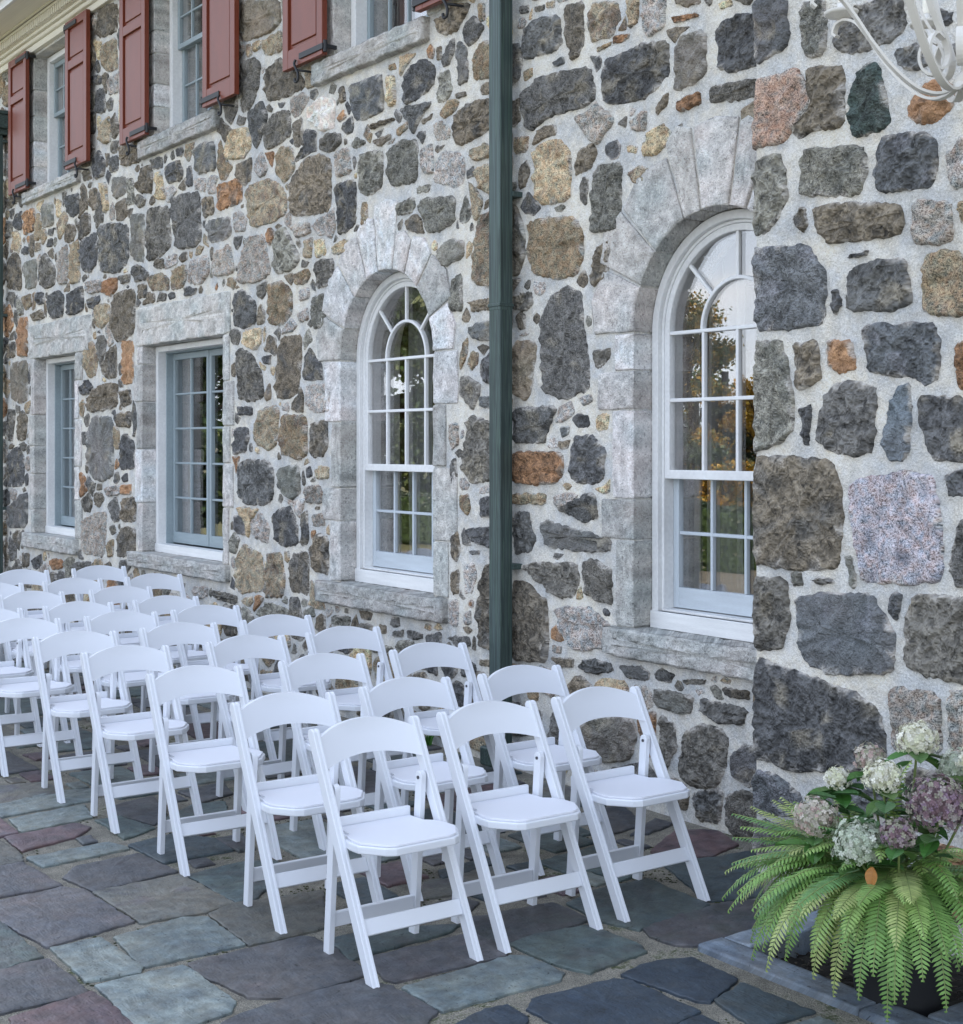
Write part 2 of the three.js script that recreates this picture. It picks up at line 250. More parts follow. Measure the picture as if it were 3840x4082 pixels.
function fill(block, [x0, x1, y0, y1], tiers, seed) {           // smaller stones packed between the large ones
  const r = rng(seed), out = [];
  for (const [rad, tries, gap, flat] of tiers) for (let i = 0; i < tries; i++) {
    const x = mix(x0, x1, r()), y = mix(y0, y1, r()), s = rad * mix(0.75, 1.2, r()), a = mix(1, flat, r()) * (r() < 0.25 ? 0.7 : 1), P = blob(r, x, y, s * Math.sqrt(a), s / Math.sqrt(a), 4 + Math.floor(r() * 3));
    const lo = Math.min(...P.map((p) => p[0])), hi = Math.max(...P.map((p) => p[0])), lo2 = Math.min(...P.map((p) => p[1])), hi2 = Math.max(...P.map((p) => p[1]));
    if (lo < x0 || hi > x1 || lo2 < y0 || hi2 > y1 || !block.free(P, gap)) continue;
    block.add(P); const q = r(); out.push([KINDS(q), P, s]);
  }
  return out;
}
const rect = (x0, x1, y0, y1) => [[x0, y0], [x1, y0], [x1, y1], [x0, y1]];
// outlines of stones in metres: kind, then x, y (walls) or x, z (terrace) of each corner
const MAIN_STONES = [
  ["b",-12.293,5.622,-11.965,5.616,-11.827,5.566,-11.827,5.343,-12.168,5.37,-12.301,5.409],
  ["n",-12.189,5.307,-11.846,5.295,-11.815,5.013,-12.006,5.031,-12.189,5.109],
  ["d",-12.398,5.077,-12.189,5.032,-12.209,4.961,-12.398,5.007],
  ["d",-12.334,4.925,-12.127,4.913,-12.086,4.708,-12.209,4.701,-12.334,4.74],
  ["n",-12.23,4.614,-12.006,4.64,-11.965,4.415,-12.107,4.417,-12.243,4.471],
  ["p",-12.006,4.979,-11.807,4.967,-11.807,4.803,-12.006,4.828],
  ["d",-12.419,4.324,-12.251,4.388,-12.107,4.258,-12.127,4.14,-12.355,4.136],
  ["d",-11.985,4.268,-11.807,4.261,-11.799,4.133,-11.985,4.14],
  ["b",-11.787,4.339,-11.537,4.304,-11.314,4.215,-11.314,4.129,-11.69,4.146,-11.787,4.235],
  ["d",-11.965,4.085,-11.652,4.059,-11.613,3.914,-11.846,3.888,-11.945,3.962],
  ["b",-11.387,3.924,-11.277,4.066,-11.097,4.066,-11.054,4.002,-11.068,3.835,-11.314,3.863],
  ["y",-10.991,3.978,-10.886,3.976,-10.783,3.745,-10.973,3.765],
  ["d",-10.817,4.007,-10.532,4.016,-10.456,3.909,-10.483,3.845,-10.749,3.858],
  ["d",-10.258,4.051,-10.101,4.078,-9.888,4.047,-9.859,3.829,-10.195,3.848],
  ["y",-9.682,4.005,-9.567,4.074,-9.316,4.054,-9.275,3.898,-9.399,3.844,-9.639,3.87,-9.697,3.944],
  ["d",-9.074,4.01,-8.918,4.078,-8.691,4.058,-8.678,3.879,-8.867,3.852,-9.034,3.845,-9.087,3.939],
  ["b",-8.629,3.953,-8.52,3.979,-8.484,3.787,-8.617,3.792],
  ["w",-8.424,3.996,-8.261,4.056,-8.079,4.014,-8.079,3.829,-8.238,3.835,-8.424,3.95],
  ["b",-9.074,4.375,-8.918,4.439,-8.816,4.44,-8.52,4.258,-8.448,4.174,-8.715,4.158,-9.021,4.182],
  ["d",-9.426,4.537,-9.234,4.539,-9.127,4.472,-9.154,4.319,-9.261,4.192,-9.426,4.174,-9.44,4.377],
  ["n",-9.1,4.625,-8.816,4.643,-8.803,4.485,-9.061,4.512],
  ["b",-9.44,5.004,-8.841,4.852,-8.816,4.691,-9.021,4.655,-9.371,4.687,-9.454,4.832],
  ["y",-9.234,4.644,-9.114,4.64,-9.127,4.582,-9.234,4.582],
  ["n",-8.448,4.289,-8.33,4.287,-8.319,4.159,-8.448,4.151],
  ["o",-14.348,4.1,-13.981,4.103,-13.981,3.882,-14.321,3.872],
  ["g",-13.754,4.105,-13.459,4.081,-13.435,3.864,-13.729,3.876],
  ["y",-13.363,4.093,-13.222,4.073,-13.245,3.922,-13.363,3.937],
  ["d",-13.105,4.081,-12.766,4.08,-12.744,3.888,-12.945,3.874,-13.105,3.984],
  ["b",-12.504,4.058,-12.313,4.061,-12.272,3.886,-12.419,3.868,-12.504,3.933],
  ["y",-12.23,4.079,-12.086,4.065,-12.006,3.82,-12.127,3.813],
  ["g",-11.594,4.028,-11.462,4.008,-11.443,3.788,-11.594,3.801],
  ["d",-10.401,3.921,-10.305,3.932,-10.273,3.774,-10.369,3.781],
  ["o",-9.835,3.708,-9.482,3.707,-9.421,3.672,-9.426,3.523,-9.829,3.514],
  ["n",-9.343,3.623,-9.021,3.636,-8.816,3.557,-8.735,3.462,-8.74,3.356,-8.918,3.32,-9.261,3.32,-9.329,3.459],
  ["b",-8.691,3.503,-8.592,3.606,-8.424,3.684,-8.261,3.68,-8.124,3.624,-8.124,3.32,-8.215,3.287,-8.641,3.32],
  ["d",-10.681,3.724,-10.483,3.737,-10.148,3.702,-10.117,3.328,-10.258,3.291,-10.548,3.31,-10.665,3.529],
  ["d",-11.186,3.709,-10.732,3.683,-10.681,3.353,-10.886,3.292,-11.168,3.28],
  ["d",-11.5,3.693,-11.387,3.7,-11.222,3.671,-11.241,3.273,-11.425,3.321,-11.537,3.406],
  ["d",-12.251,3.7,-11.925,3.689,-11.575,3.63,-11.575,3.323,-11.807,3.243,-12.209,3.298],
  ["d",-12.678,3.627,-12.334,3.664,-12.293,3.582,-12.313,3.385,-12.483,3.31,-12.678,3.36,-12.722,3.554],
  ["b",-10.101,3.649,-9.918,3.636,-9.888,3.509,-10.07,3.5],
  ["d",-10.025,3.461,-9.624,3.448,-9.596,3.318,-9.711,3.28,-9.979,3.292],
  ["p",-9.553,3.464,-9.454,3.464,-9.343,3.399,-9.371,3.315,-9.553,3.325],
  ["d",-9.567,3.289,-9.412,3.277,-9.454,3.213,-9.511,3.188],
  ["p",-9.888,3.197,-9.624,3.245,-9.539,3.02,-9.888,3.029],
  ["p",-9.343,3.262,-9.074,3.242,-8.969,2.964,-9.18,2.923,-9.482,2.939,-9.426,3.122],
  ["g",-8.931,3.093,-8.867,3.229,-8.765,3.265,-8.691,3.185,-8.544,3.027,-8.617,2.965,-8.867,2.948,-8.943,3.022],
  ["p",-8.641,3.261,-8.424,3.257,-8.401,3.173,-8.592,3.167],
  ["n",-8.617,2.918,-8.448,2.942,-8.401,2.897,-8.448,2.849,-8.605,2.852],
  ["p",-10.321,3.191,-9.994,3.202,-9.979,3.063,-10.101,2.996,-10.353,3.02],
  ["n",-10.681,3.146,-10.418,3.174,-10.369,3.115,-10.45,3.001,-10.665,2.993],
  ["n",-11.132,3.148,-10.886,3.153,-10.732,3.096,-10.732,2.999,-11.097,3.032],
  ["d",-11.518,3.259,-11.35,3.27,-11.132,3.177,-11.168,3.131,-11.425,3.126],
  ["o",-12.168,3.188,-12.006,3.218,-11.807,3.199,-11.846,3.098,-12.006,3.06,-12.168,3.111],
  ["d",-11.768,3.21,-11.537,3.209,-11.556,3.145,-11.709,3.145],
  ["b",-11.925,3.045,-11.768,3.076,-11.425,3.075,-11.443,2.714,-11.69,2.646,-11.846,2.656,-11.965,2.793],
  ["b",-14.842,3.685,-14.592,3.728,-14.428,3.658,-14.374,3.374,-14.428,3.327,-14.842,3.381],
  ["g",-14.321,3.595,-13.93,3.596,-13.93,3.317,-14.268,3.321],
  ["d",-13.804,3.524,-13.679,3.628,-13.387,3.448,-13.411,3.286,-13.654,3.275,-13.829,3.341],
  ["n",-12.991,3.616,-12.766,3.654,-12.722,3.254,-12.981,3.263],
  ["p",-13.316,3.588,-13.045,3.63,-13.059,3.27,-13.316,3.286],
  ["n",-14.374,3.253,-14.11,3.265,-14.059,3.141,-14.268,3.105],
  ["d",-13.605,3.188,-13.316,3.228,-13.152,3.165,-13.175,2.973,-13.459,2.969,-13.605,3.055],
  ["d",-13.082,3.159,-12.81,3.199,-12.656,3.209,-12.634,2.996,-12.81,2.97,-13.036,2.963],
  ["p",-12.59,3.242,-12.209,3.222,-12.209,3.115,-12.504,3.125],
  ["d",-12.547,3.082,-12.251,3.088,-12.23,3.041,-12.377,2.976,-12.526,3.003],
  ["n",-12.334,2.988,-12.168,3.013,-12.006,2.977,-12.006,2.856,-12.168,2.792,-12.334,2.819],
  ["b",-14.11,3.059,-13.754,3.083,-13.679,2.993,-14.007,2.983],
  ["d",-13.93,3.249,-13.729,3.248,-13.704,3.137,-13.905,3.137],
  ["o",-14.482,3.043,-14.189,3.039,-14.189,2.652,-14.455,2.657],
  ["d",-14.87,4.08,-14.674,4.055,-14.674,3.914,-14.87,3.902],
  ["b",-14.87,4.241,-14.592,4.344,-14.482,4.241,-14.758,4.199],
  ["b",-13.981,3.746,-13.804,3.742,-13.804,3.667,-13.981,3.67],
  ["d",-14.348,3.753,-14.163,3.741,-14.189,3.667,-14.348,3.684],
  ["d",-13.605,3.744,-13.459,3.735,-13.459,3.669,-13.605,3.669],
  ["d",-9.553,2.87,-9.399,2.881,-9.194,2.765,-9.207,2.63,-9.399,2.6,-9.539,2.641],
  ["n",-8.995,2.882,-8.816,2.889,-8.666,2.816,-8.654,2.662,-8.791,2.589,-8.969,2.602,-9.008,2.726],
  ["p",-8.556,2.807,-8.424,2.806,-8.424,2.737,-8.544,2.736],
  ["b",-11.369,3.099,-11.186,3.097,-11.168,2.988,-11.35,2.982],
  ["p",-10.817,3.271,-10.581,3.28,-10.548,3.201,-10.783,3.17],
  ["b",-11.026,3.279,-10.834,3.266,-10.817,3.188,-11.008,3.207],
  ["b",-12.678,4.256,-12.461,4.253,-12.44,4.157,-12.634,4.163],
  ["d",-8.342,2.96,-8.261,2.985,-8.091,2.962,-8.091,2.799,-8.307,2.796],
  ["g",-8.377,2.733,-8.261,2.746,-8.215,2.742,-8.192,2.537,-8.354,2.536],
  ["p",-8.568,2.644,-8.448,2.681,-8.424,2.599,-8.544,2.584],
  ["y",-8.354,3.122,-8.215,3.117,-8.192,3.012,-8.33,3.004],
  ["n",-8.472,3.135,-8.365,3.14,-8.389,3.011,-8.484,3.021],
  ["n",-6.477,4.223,-6.411,4.216,-6.411,4.129,-6.452,4.125],
  ["b",-6.863,4.159,-6.899,4.248,-6.774,4.238,-6.739,4.289,-6.552,4.251,-6.602,4.186,-6.688,4.128,-6.774,4.133],
  ["d",-6.679,4.027,-6.636,4.052,-6.585,3.996,-6.572,3.818,-6.67,3.814],
  ["n",-6.527,3.935,-6.469,3.999,-6.363,3.994,-6.322,3.795,-6.502,3.808],
  ["d",-7.242,3.937,-7.175,4.026,-7.026,4.04,-6.908,3.969,-6.917,3.87,-7.1,3.815,-7.232,3.821],
  ["g",-6.863,3.919,-6.757,3.916,-6.731,3.792,-6.81,3.748,-6.881,3.762],
  ["d",-7.871,4.056,-7.507,4.055,-7.477,3.911,-7.477,3.826,-7.671,3.809,-7.807,3.829,-7.871,3.978],
  ["y",-7.427,4.017,-7.348,4.001,-7.329,3.839,-7.417,3.836],
  ["b",-8.013,4.062,-7.958,4.073,-7.936,3.98,-8.002,3.971],
  ["b",-6.705,3.639,-6.552,3.688,-6.322,3.671,-6.322,3.51,-6.585,3.47,-6.696,3.479],
  ["p",-6.926,3.63,-6.845,3.635,-6.757,3.579,-6.757,3.53,-6.881,3.531],
  ["n",-7.319,3.681,-7.213,3.703,-7.204,3.66,-7.309,3.637],
  ["b",-7.629,3.758,-7.368,3.753,-7.348,3.738,-7.609,3.728],
  ["g",-7.861,3.68,-7.807,3.72,-7.681,3.659,-7.818,3.645],
  ["b",-7.588,3.654,-7.407,3.66,-7.397,3.632,-7.507,3.608],
  ["g",-7.775,3.578,-7.629,3.597,-7.477,3.56,-7.497,3.351,-7.671,3.323,-7.765,3.358],
  ["g",-7.417,3.572,-7.271,3.599,-7.091,3.568,-7.1,3.323,-7.407,3.343],
  ["p",-7.044,3.509,-6.935,3.52,-6.917,3.356,-7.026,3.363],
  ["p",-6.899,3.404,-6.827,3.462,-6.67,3.421,-6.602,3.366,-6.619,3.251,-6.705,3.234,-6.908,3.294],
  ["n",-6.56,3.417,-6.403,3.429,-6.322,3.406,-6.322,3.349,-6.502,3.349],
  ["n",-6.502,3.301,-6.322,3.32,-6.322,3.131,-6.452,3.188],
  ["d",-8.068,3.446,-7.861,3.454,-7.807,3.419,-7.807,3.178,-7.925,3.127,-8.024,3.122],
  ["n",-7.733,3.277,-7.671,3.279,-7.66,3.148,-7.733,3.147],
  ["g",-7.309,3.219,-7.137,3.236,-7.119,3.182,-7.175,3.149,-7.309,3.156],
  ["g",-7.053,3.214,-6.705,3.185,-6.705,3.037,-6.845,3.005,-6.989,3.013,-7.053,3.173],
  ["g",-6.645,3.069,-6.594,3.179,-6.535,3.074,-6.568,3.02,-6.645,3.029],
  ["g",-6.845,2.895,-6.739,2.933,-6.619,2.919,-6.619,2.821,-6.818,2.787,-6.854,2.846],
  ["n",-6.518,2.81,-6.493,2.904,-6.469,3.026,-6.322,3.064,-6.322,2.637,-6.452,2.649,-6.535,2.695],
  ["g",-6.748,2.686,-6.636,2.734,-6.628,2.518,-6.748,2.537],
  ["b",-6.552,2.566,-6.322,2.561,-6.322,2.504,-6.535,2.506],
  ["d",-6.543,2.405,-6.469,2.439,-6.322,2.438,-6.322,2.327,-6.502,2.349],
  ["y",-8.113,3.048,-7.969,3.082,-7.914,3.07,-7.925,2.994,-8.102,3.002],
  ["b",-6.881,4.073,-6.845,4.07,-6.836,4.003,-6.881,4.008],
  ["o",-8.035,3.877,-7.969,3.92,-7.925,3.868,-8.013,3.851],
  ["b",-7.044,3.682,-6.935,3.702,-6.953,3.675,-7.026,3.658],
  ["b",-6.688,3.768,-6.602,3.766,-6.594,3.735,-6.67,3.74],
  ["p",-8.079,3.661,-7.904,3.665,-7.861,3.493,-8.057,3.501],
  ["g",-7.1,3.293,-6.953,3.291,-6.971,3.253,-7.091,3.255],
  ["n",-7.407,4.087,-7.348,4.085,-7.329,4.049,-7.397,4.053],
  ["d",-6.058,3.97,-5.983,4.016,-5.758,3.993,-5.729,3.839,-5.793,3.809,-6.028,3.82,-6.058,3.877],
  ["b",-5.701,4.019,-5.557,4.009,-5.557,3.799,-5.611,3.741,-5.653,3.737,-5.687,3.874],
  ["n",-5.516,3.912,-5.489,3.983,-5.306,3.946,-5.274,3.861,-5.345,3.785,-5.503,3.796],
  ["n",-5.217,3.982,-5.136,3.961,-5.143,3.813,-5.205,3.798],
  ["o",-5.325,3.78,-5.211,3.766,-5.217,3.742,-5.319,3.74],
  ["d",-6.05,3.654,-5.938,3.696,-5.736,3.689,-5.503,3.665,-5.463,3.501,-5.53,3.471,-5.765,3.48,-5.88,3.466,-5.968,3.432,-6.028,3.457,-6.058,3.591],
  ["d",-5.403,3.609,-5.384,3.674,-5.23,3.682,-5.118,3.69,-4.938,3.665,-4.932,3.501,-5.009,3.468,-5.118,3.424,-5.255,3.434,-5.403,3.463],
  ["d",-5.8,3.756,-5.722,3.766,-5.715,3.729,-5.786,3.726],
  ["n",-6.058,3.757,-5.983,3.764,-5.983,3.723,-6.043,3.708],
  ["y",-5.953,3.297,-5.894,3.342,-5.765,3.346,-5.666,3.267,-5.653,3.159,-5.673,3.02,-5.88,3.022,-5.938,3.067,-5.953,3.206],
  ["b",-5.611,3.188,-5.57,3.26,-5.489,3.268,-5.449,3.222,-5.503,3.161,-5.611,3.135],
  ["d",-5.384,3.203,-5.371,3.252,-5.306,3.258,-5.274,3.227,-5.293,3.179,-5.345,3.175],
  ["d",-5.584,3.069,-5.557,3.118,-5.516,3.085,-5.536,2.975,-5.577,3.007],
  ["g",-5.476,3.123,-5.436,3.151,-5.261,3.14,-5.274,2.829,-5.41,2.82,-5.489,2.838],
  ["n",-5.217,3.082,-5.13,3.102,-5.063,3.075,-5.069,3.018,-5.118,3.009,-5.18,3.035],
  ["n",-6.005,2.948,-5.836,2.944,-5.639,2.927,-5.557,2.829,-5.557,2.707,-5.625,2.626,-5.793,2.625,-5.968,2.669,-6.005,2.773],
  ["b",-5.503,2.579,-5.463,2.731,-5.358,2.775,-5.345,2.718,-5.384,2.586,-5.463,2.558],
  ["d",-5.894,2.444,-5.822,2.519,-5.694,2.571,-5.57,2.525,-5.557,2.357,-5.509,2.128,-5.516,2.041,-5.625,2.01,-5.736,1.995,-5.894,2.045,-5.894,2.199],
  ["d",-6.15,2.565,-5.998,2.571,-5.976,2.505,-6.028,2.477,-6.15,2.491],
  ["b",-6.196,3.075,-6.142,3.077,-6.058,2.945,-6.043,2.777,-6.104,2.673,-6.196,2.682],
  ["b",-6.096,3.228,-6.028,3.282,-6.005,3.214,-6.043,3.146,-6.088,3.134],
  ["n",-6.134,3.42,-6.013,3.408,-6.028,3.328,-6.134,3.327],
  ["p",-5.205,3.324,-5.13,3.368,-5.081,3.359,-5.094,3.27,-5.18,3.29],
  ["d",-5.293,3.34,-5.23,3.362,-5.236,3.313],
  ["b",-6.165,3.612,-6.088,3.625,-6.081,3.503,-6.15,3.479],
  ["d",-6.088,4.116,-6.013,4.106,-6.013,4.069,-6.081,4.081],
  ["d",-5.953,4.082,-5.88,4.077,-5.88,4.05,-5.946,4.057],
  ["n",-5.865,4.083,-5.793,4.078,-5.8,4.044,-5.851,4.052],
  ["n",-5.449,3.749,-5.345,3.759,-5.358,3.736,-5.436,3.728],
  ["y",-5.217,3.217,-5.155,3.206,-5.167,3.175,-5.217,3.192],
  ["p",-5.106,3.936,-4.95,3.896,-4.956,3.743,-5.069,3.716,-5.106,3.779],
  ["b",-4.891,3.881,-4.715,3.836,-4.732,3.792,-4.811,3.8,-4.88,3.83],
  ["o",-4.891,3.772,-4.737,3.75,-4.743,3.728,-4.88,3.741],
  ["y",-4.6,3.759,-4.535,3.758,-4.52,3.731,-4.578,3.73],
  ["d",-4.616,3.622,-4.557,3.671,-4.441,3.669,-4.338,3.655,-4.338,3.429,-4.514,3.429,-4.594,3.461,-4.6,3.572],
  ["d",-4.868,3.593,-4.834,3.657,-4.721,3.663,-4.687,3.631,-4.687,3.45,-4.834,3.424,-4.891,3.428],
  ["o",-4.868,3.367,-4.721,3.386,-4.721,3.322,-4.856,3.32],
  ["d",-4.654,3.333,-4.621,3.389,-4.338,3.369,-4.338,3.289,-4.504,3.303,-4.643,3.319],
  ["b",-5.021,3.372,-4.938,3.421,-4.944,3.366,-5.009,3.329],
  ["b",-4.456,3.248,-4.389,3.265,-4.348,3.257,-4.348,3.152,-4.456,3.167],
  ["y",-5.106,3.181,-5.069,3.249,-4.973,3.281,-4.92,3.231,-4.926,3.183,-5.045,3.138,-5.1,3.155],
  ["d",-4.874,3.247,-4.839,3.257,-4.834,3.175,-4.874,3.162],
  ["b",-14.842,2.799,-14.592,2.819,-14.592,2.661,-14.814,2.655],
  ["b",-14.73,2.597,-14.189,2.606,-14.189,2.211,-14.428,2.174,-14.73,2.243],
  ["d",-14.814,2.121,-14.564,2.115,-14.674,1.8,-14.814,1.8],
  ["b",-14.537,1.975,-14.374,2.112,-14.189,2.022,-14.268,1.807,-14.509,1.808],
  ["d",-14.814,1.658,-14.482,1.747,-14.294,1.626,-14.321,1.348,-14.842,1.319],
  ["d",-14.814,1.124,-14.592,1.166,-14.428,1.241,-14.189,1.283,-14.215,0.938,-14.758,0.895],
  ["d",-14.786,0.822,-14.537,0.712,-14.564,0.588,-14.758,0.558],
  ["b",-14.374,0.67,-14.136,0.667,-14.163,0.545,-14.348,0.515],
  ["d",-14.059,0.621,-13.804,0.688,-13.754,0.607,-13.905,0.529,-14.033,0.537],
  ["o",-13.532,0.655,-13.198,0.676,-13.175,0.597,-13.508,0.549],
  ["d",-12.855,0.667,-12.461,0.709,-12.461,0.647,-12.855,0.603],
  ["n",-12.634,2.671,-12.398,2.689,-12.272,2.528,-12.334,2.393,-12.461,2.359,-12.612,2.436],
  ["b",-12.168,2.477,-12.006,2.605,-11.846,2.626,-11.827,2.357,-12.006,2.334,-12.168,2.386],
  ["o",-11.729,2.649,-11.462,2.633,-11.462,2.285,-11.69,2.278],
  ["d",-12.722,2.283,-12.547,2.347,-12.398,2.272,-12.504,2.213,-12.678,2.218],
  ["b",-12.526,2.167,-12.334,2.27,-12.006,2.304,-11.807,2.282,-11.827,2.089,-12.168,2.067,-12.461,2.049],
  ["b",-11.768,2.221,-11.537,2.229,-11.5,2.111,-11.69,2.086],
  ["d",-12.526,1.887,-12.419,2.01,-11.925,2.002,-11.906,1.493,-12.168,1.435,-12.398,1.454,-12.547,1.607],
  ["b",-11.846,2.03,-11.518,2.039,-11.518,1.908,-11.807,1.911],
  ["d",-11.748,1.821,-11.613,1.85,-11.443,1.776,-11.425,1.559,-11.768,1.54],
  ["d",-12.678,1.873,-12.569,1.872,-12.569,1.763,-12.678,1.763],
  ["o",-11.729,1.407,-11.518,1.427,-11.518,1.339,-11.709,1.334],
  ["d",-12.678,1.26,-12.504,1.32,-12.419,1.252,-12.461,1.158,-12.634,1.144],
  ["b",-12.377,1.315,-12.209,1.335,-12.127,1.277,-12.251,1.204,-12.355,1.224],
  ["b",-11.748,1.288,-11.462,1.312,-11.406,1.241,-11.425,1.11,-11.729,1.097],
  ["p",-12.678,1.056,-12.334,1.148,-12.066,1.173,-12.127,0.761,-12.678,0.773],
  ["d",-12.006,1.04,-11.906,1.059,-11.846,1.002,-11.965,0.967],
  ["b",-11.846,0.958,-11.69,1.047,-11.425,1.052,-11.425,0.835,-11.807,0.781],
  ["n",-12.046,0.902,-11.906,0.94,-11.925,0.789,-12.046,0.781],
  ["p",-12.086,1.384,-11.768,1.406,-11.748,1.333,-12.046,1.31],
  ["d",-9.496,2.39,-9.454,2.463,-9.261,2.403,-9.1,2.248,-9.074,2.089,-9.316,2.071,-9.468,2.087],
  ["b",-8.867,2.407,-8.791,2.498,-8.52,2.504,-8.532,2.307,-8.568,2.122,-8.691,2.078,-8.905,2.084],
  ["d",-9.087,2.382,-8.969,2.388,-8.982,2.328,-9.061,2.332],
  ["b",-9.061,2.113,-8.982,2.195,-8.969,2.086,-9.034,2.063],
  ["p",-8.472,2.142,-8.284,2.159,-8.124,2.142,-8.124,1.984,-8.33,1.971,-8.46,2.026],
  ["d",-9.482,2.037,-9.261,2.032,-9.261,1.97,-9.468,1.974],
  ["n",-9.221,1.908,-9.154,2.005,-8.918,2.03,-8.841,1.999,-8.892,1.76,-8.995,1.717,-9.207,1.772],
  ["n",-8.841,1.843,-8.791,1.962,-8.448,1.945,-8.448,1.69,-8.568,1.654,-8.816,1.7],
  ["b",-8.401,1.886,-8.261,1.919,-8.169,1.906,-8.169,1.737,-8.238,1.68,-8.401,1.679],
  ["d",-9.567,1.735,-9.525,1.874,-9.343,1.885,-9.302,1.81,-9.371,1.71,-9.539,1.691],
  ["d",-9.496,1.584,-9.399,1.648,-9.021,1.645,-8.931,1.567,-8.943,1.374,-9.048,1.328,-9.343,1.325,-9.496,1.382],
  ["g",-8.854,1.592,-8.568,1.619,-8.532,1.433,-8.666,1.383,-8.791,1.426],
  ["d",-8.46,1.597,-8.401,1.61,-8.377,1.552,-8.448,1.534],
  ["n",-8.33,1.576,-8.261,1.611,-8.158,1.612,-8.158,1.533,-8.307,1.531],
  ["p",-8.472,1.47,-8.307,1.485,-8.215,1.442,-8.238,1.373,-8.424,1.361],
  ["d",-9.567,1.228,-9.454,1.245,-9.343,1.163,-9.371,1.099,-9.511,1.105],
  ["p",-9.261,1.191,-9.127,1.271,-8.995,1.179,-9.021,1.056,-9.234,1.094],
  ["d",-8.943,1.254,-8.816,1.318,-8.666,1.324,-8.58,1.198,-8.58,1.081,-8.765,1.047,-8.918,1.098],
  ["d",-8.52,1.282,-8.436,1.309,-8.424,1.101,-8.52,1.073],
  ["n",-9.511,0.915,-9.399,1.035,-9.1,0.979,-9.074,0.724,-9.454,0.668,-9.525,0.776],
  ["n",-9.021,0.983,-8.816,1.002,-8.765,0.833,-8.791,0.7,-9.048,0.678],
  ["b",-8.666,1.005,-8.424,1.032,-8.424,0.743,-8.691,0.756],
  ["b",-8.377,1.069,-8.284,1.166,-8.158,1.138,-8.158,0.901,-8.354,0.922],
  ["p",-8.354,1.289,-8.215,1.306,-8.215,1.226,-8.354,1.208],
  ["d",-9.918,0.655,-9.511,0.651,-9.511,0.588,-9.859,0.595],
  ["p",-10.258,0.654,-10.009,0.674,-10.009,0.595,-10.226,0.563],
  ["g",-9.18,0.556,-9.021,0.644,-8.691,0.626,-8.715,0.565,-9.1,0.527],
  ["g",-8.496,0.633,-8.377,0.667,-8.33,0.614,-8.472,0.577],
  ["d",-10.548,0.657,-10.418,0.668,-10.45,0.611,-10.565,0.602],
  ["n",-6.585,2.216,-6.535,2.281,-6.477,2.269,-6.485,2.211,-6.535,2.175],
  ["d",-6.444,2.19,-6.355,2.272,-6.322,2.27,-6.322,2.09,-6.419,2.112],
  ["d",-6.452,2.017,-6.322,2.028,-6.322,1.947,-6.452,1.969],
  ["d",-6.568,1.875,-6.535,1.913,-6.322,1.872,-6.322,1.568,-6.518,1.535,-6.628,1.621],
  ["p",-6.757,1.867,-6.67,1.876,-6.67,1.758,-6.739,1.728],
  ["d",-6.731,1.62,-6.696,1.679,-6.679,1.561,-6.731,1.531],
  ["n",-6.653,1.464,-6.568,1.471,-6.552,1.399,-6.585,1.358,-6.636,1.396],
  ["d",-6.46,1.45,-6.322,1.473,-6.322,1.359,-6.452,1.354],
  ["d",-6.585,1.28,-6.322,1.302,-6.322,1.179,-6.502,1.207],
  ["b",-6.731,1.214,-6.67,1.257,-6.653,1.15,-6.688,1.088,-6.731,1.115],
  ["d",-6.552,1.156,-6.469,1.161,-6.469,1.141,-6.527,1.138],
  ["p",-6.594,1.065,-6.518,1.09,-6.493,1.014,-6.535,0.924,-6.602,0.918],
  ["b",-6.731,1.016,-6.662,1.031,-6.662,0.913,-6.722,0.898],
  ["b",-6.452,0.941,-6.403,1.078,-6.322,1.094,-6.322,0.619,-6.469,0.631,-6.477,0.794],
  ["p",-6.757,0.846,-6.67,0.864,-6.67,0.716,-6.757,0.717],
  ["p",-6.611,0.791,-6.552,0.816,-6.543,0.749,-6.602,0.733],
  ["d",-6.774,0.646,-6.568,0.668,-6.552,0.621,-6.636,0.587],
  ["d",-6.636,0.524,-6.502,0.521,-6.502,0.463,-6.619,0.428],
  ["b",-6.452,0.556,-6.322,0.562,-6.322,0.534,-6.444,0.518],
  ["g",-8.102,0.636,-7.882,0.657,-7.893,0.59,-8.079,0.582],
  ["d",-7.754,0.626,-7.609,0.63,-7.619,0.586,-7.733,0.563],
  ["b",-7.527,0.639,-7.447,0.636,-7.447,0.594,-7.507,0.587],
  ["b",-7.368,0.613,-7.251,0.635,-7.251,0.594,-7.368,0.581],
  ["d",-7.194,0.641,-7.044,0.637,-7.044,0.601,-7.185,0.591],
  ["d",-6.989,0.633,-6.845,0.658,-6.845,0.598,-6.98,0.588],
  ["g",-7.609,0.501,-7.368,0.518,-7.427,0.48,-7.588,0.461],
  ["b",-6.15,2.317,-5.938,2.304,-5.99,2.032,-6.043,1.992,-6.15,2.037],
  ["d",-5.476,2.225,-5.358,2.231,-5.358,2.184,-5.449,2.133],
  ["d",-6.142,1.953,-5.765,1.954,-5.865,1.812,-5.88,1.766,-6.142,1.767],
  ["d",-5.639,1.889,-5.584,1.915,-5.523,1.896,-5.516,1.853,-5.597,1.841],
  ["d",-5.736,1.846,-5.673,1.85,-5.68,1.81,-5.729,1.793],
  ["y",-5.449,1.904,-5.358,1.906,-5.371,1.834,-5.449,1.83],
  ["o",-6.142,1.72,-5.722,1.713,-5.722,1.606,-5.779,1.56,-5.909,1.548,-6.142,1.553],
  ["d",-5.659,1.713,-5.625,1.792,-5.489,1.8,-5.39,1.731,-5.41,1.568,-5.597,1.555,-5.659,1.589],
  ["n",-6.142,1.488,-5.865,1.495,-5.873,1.441,-6.142,1.432],
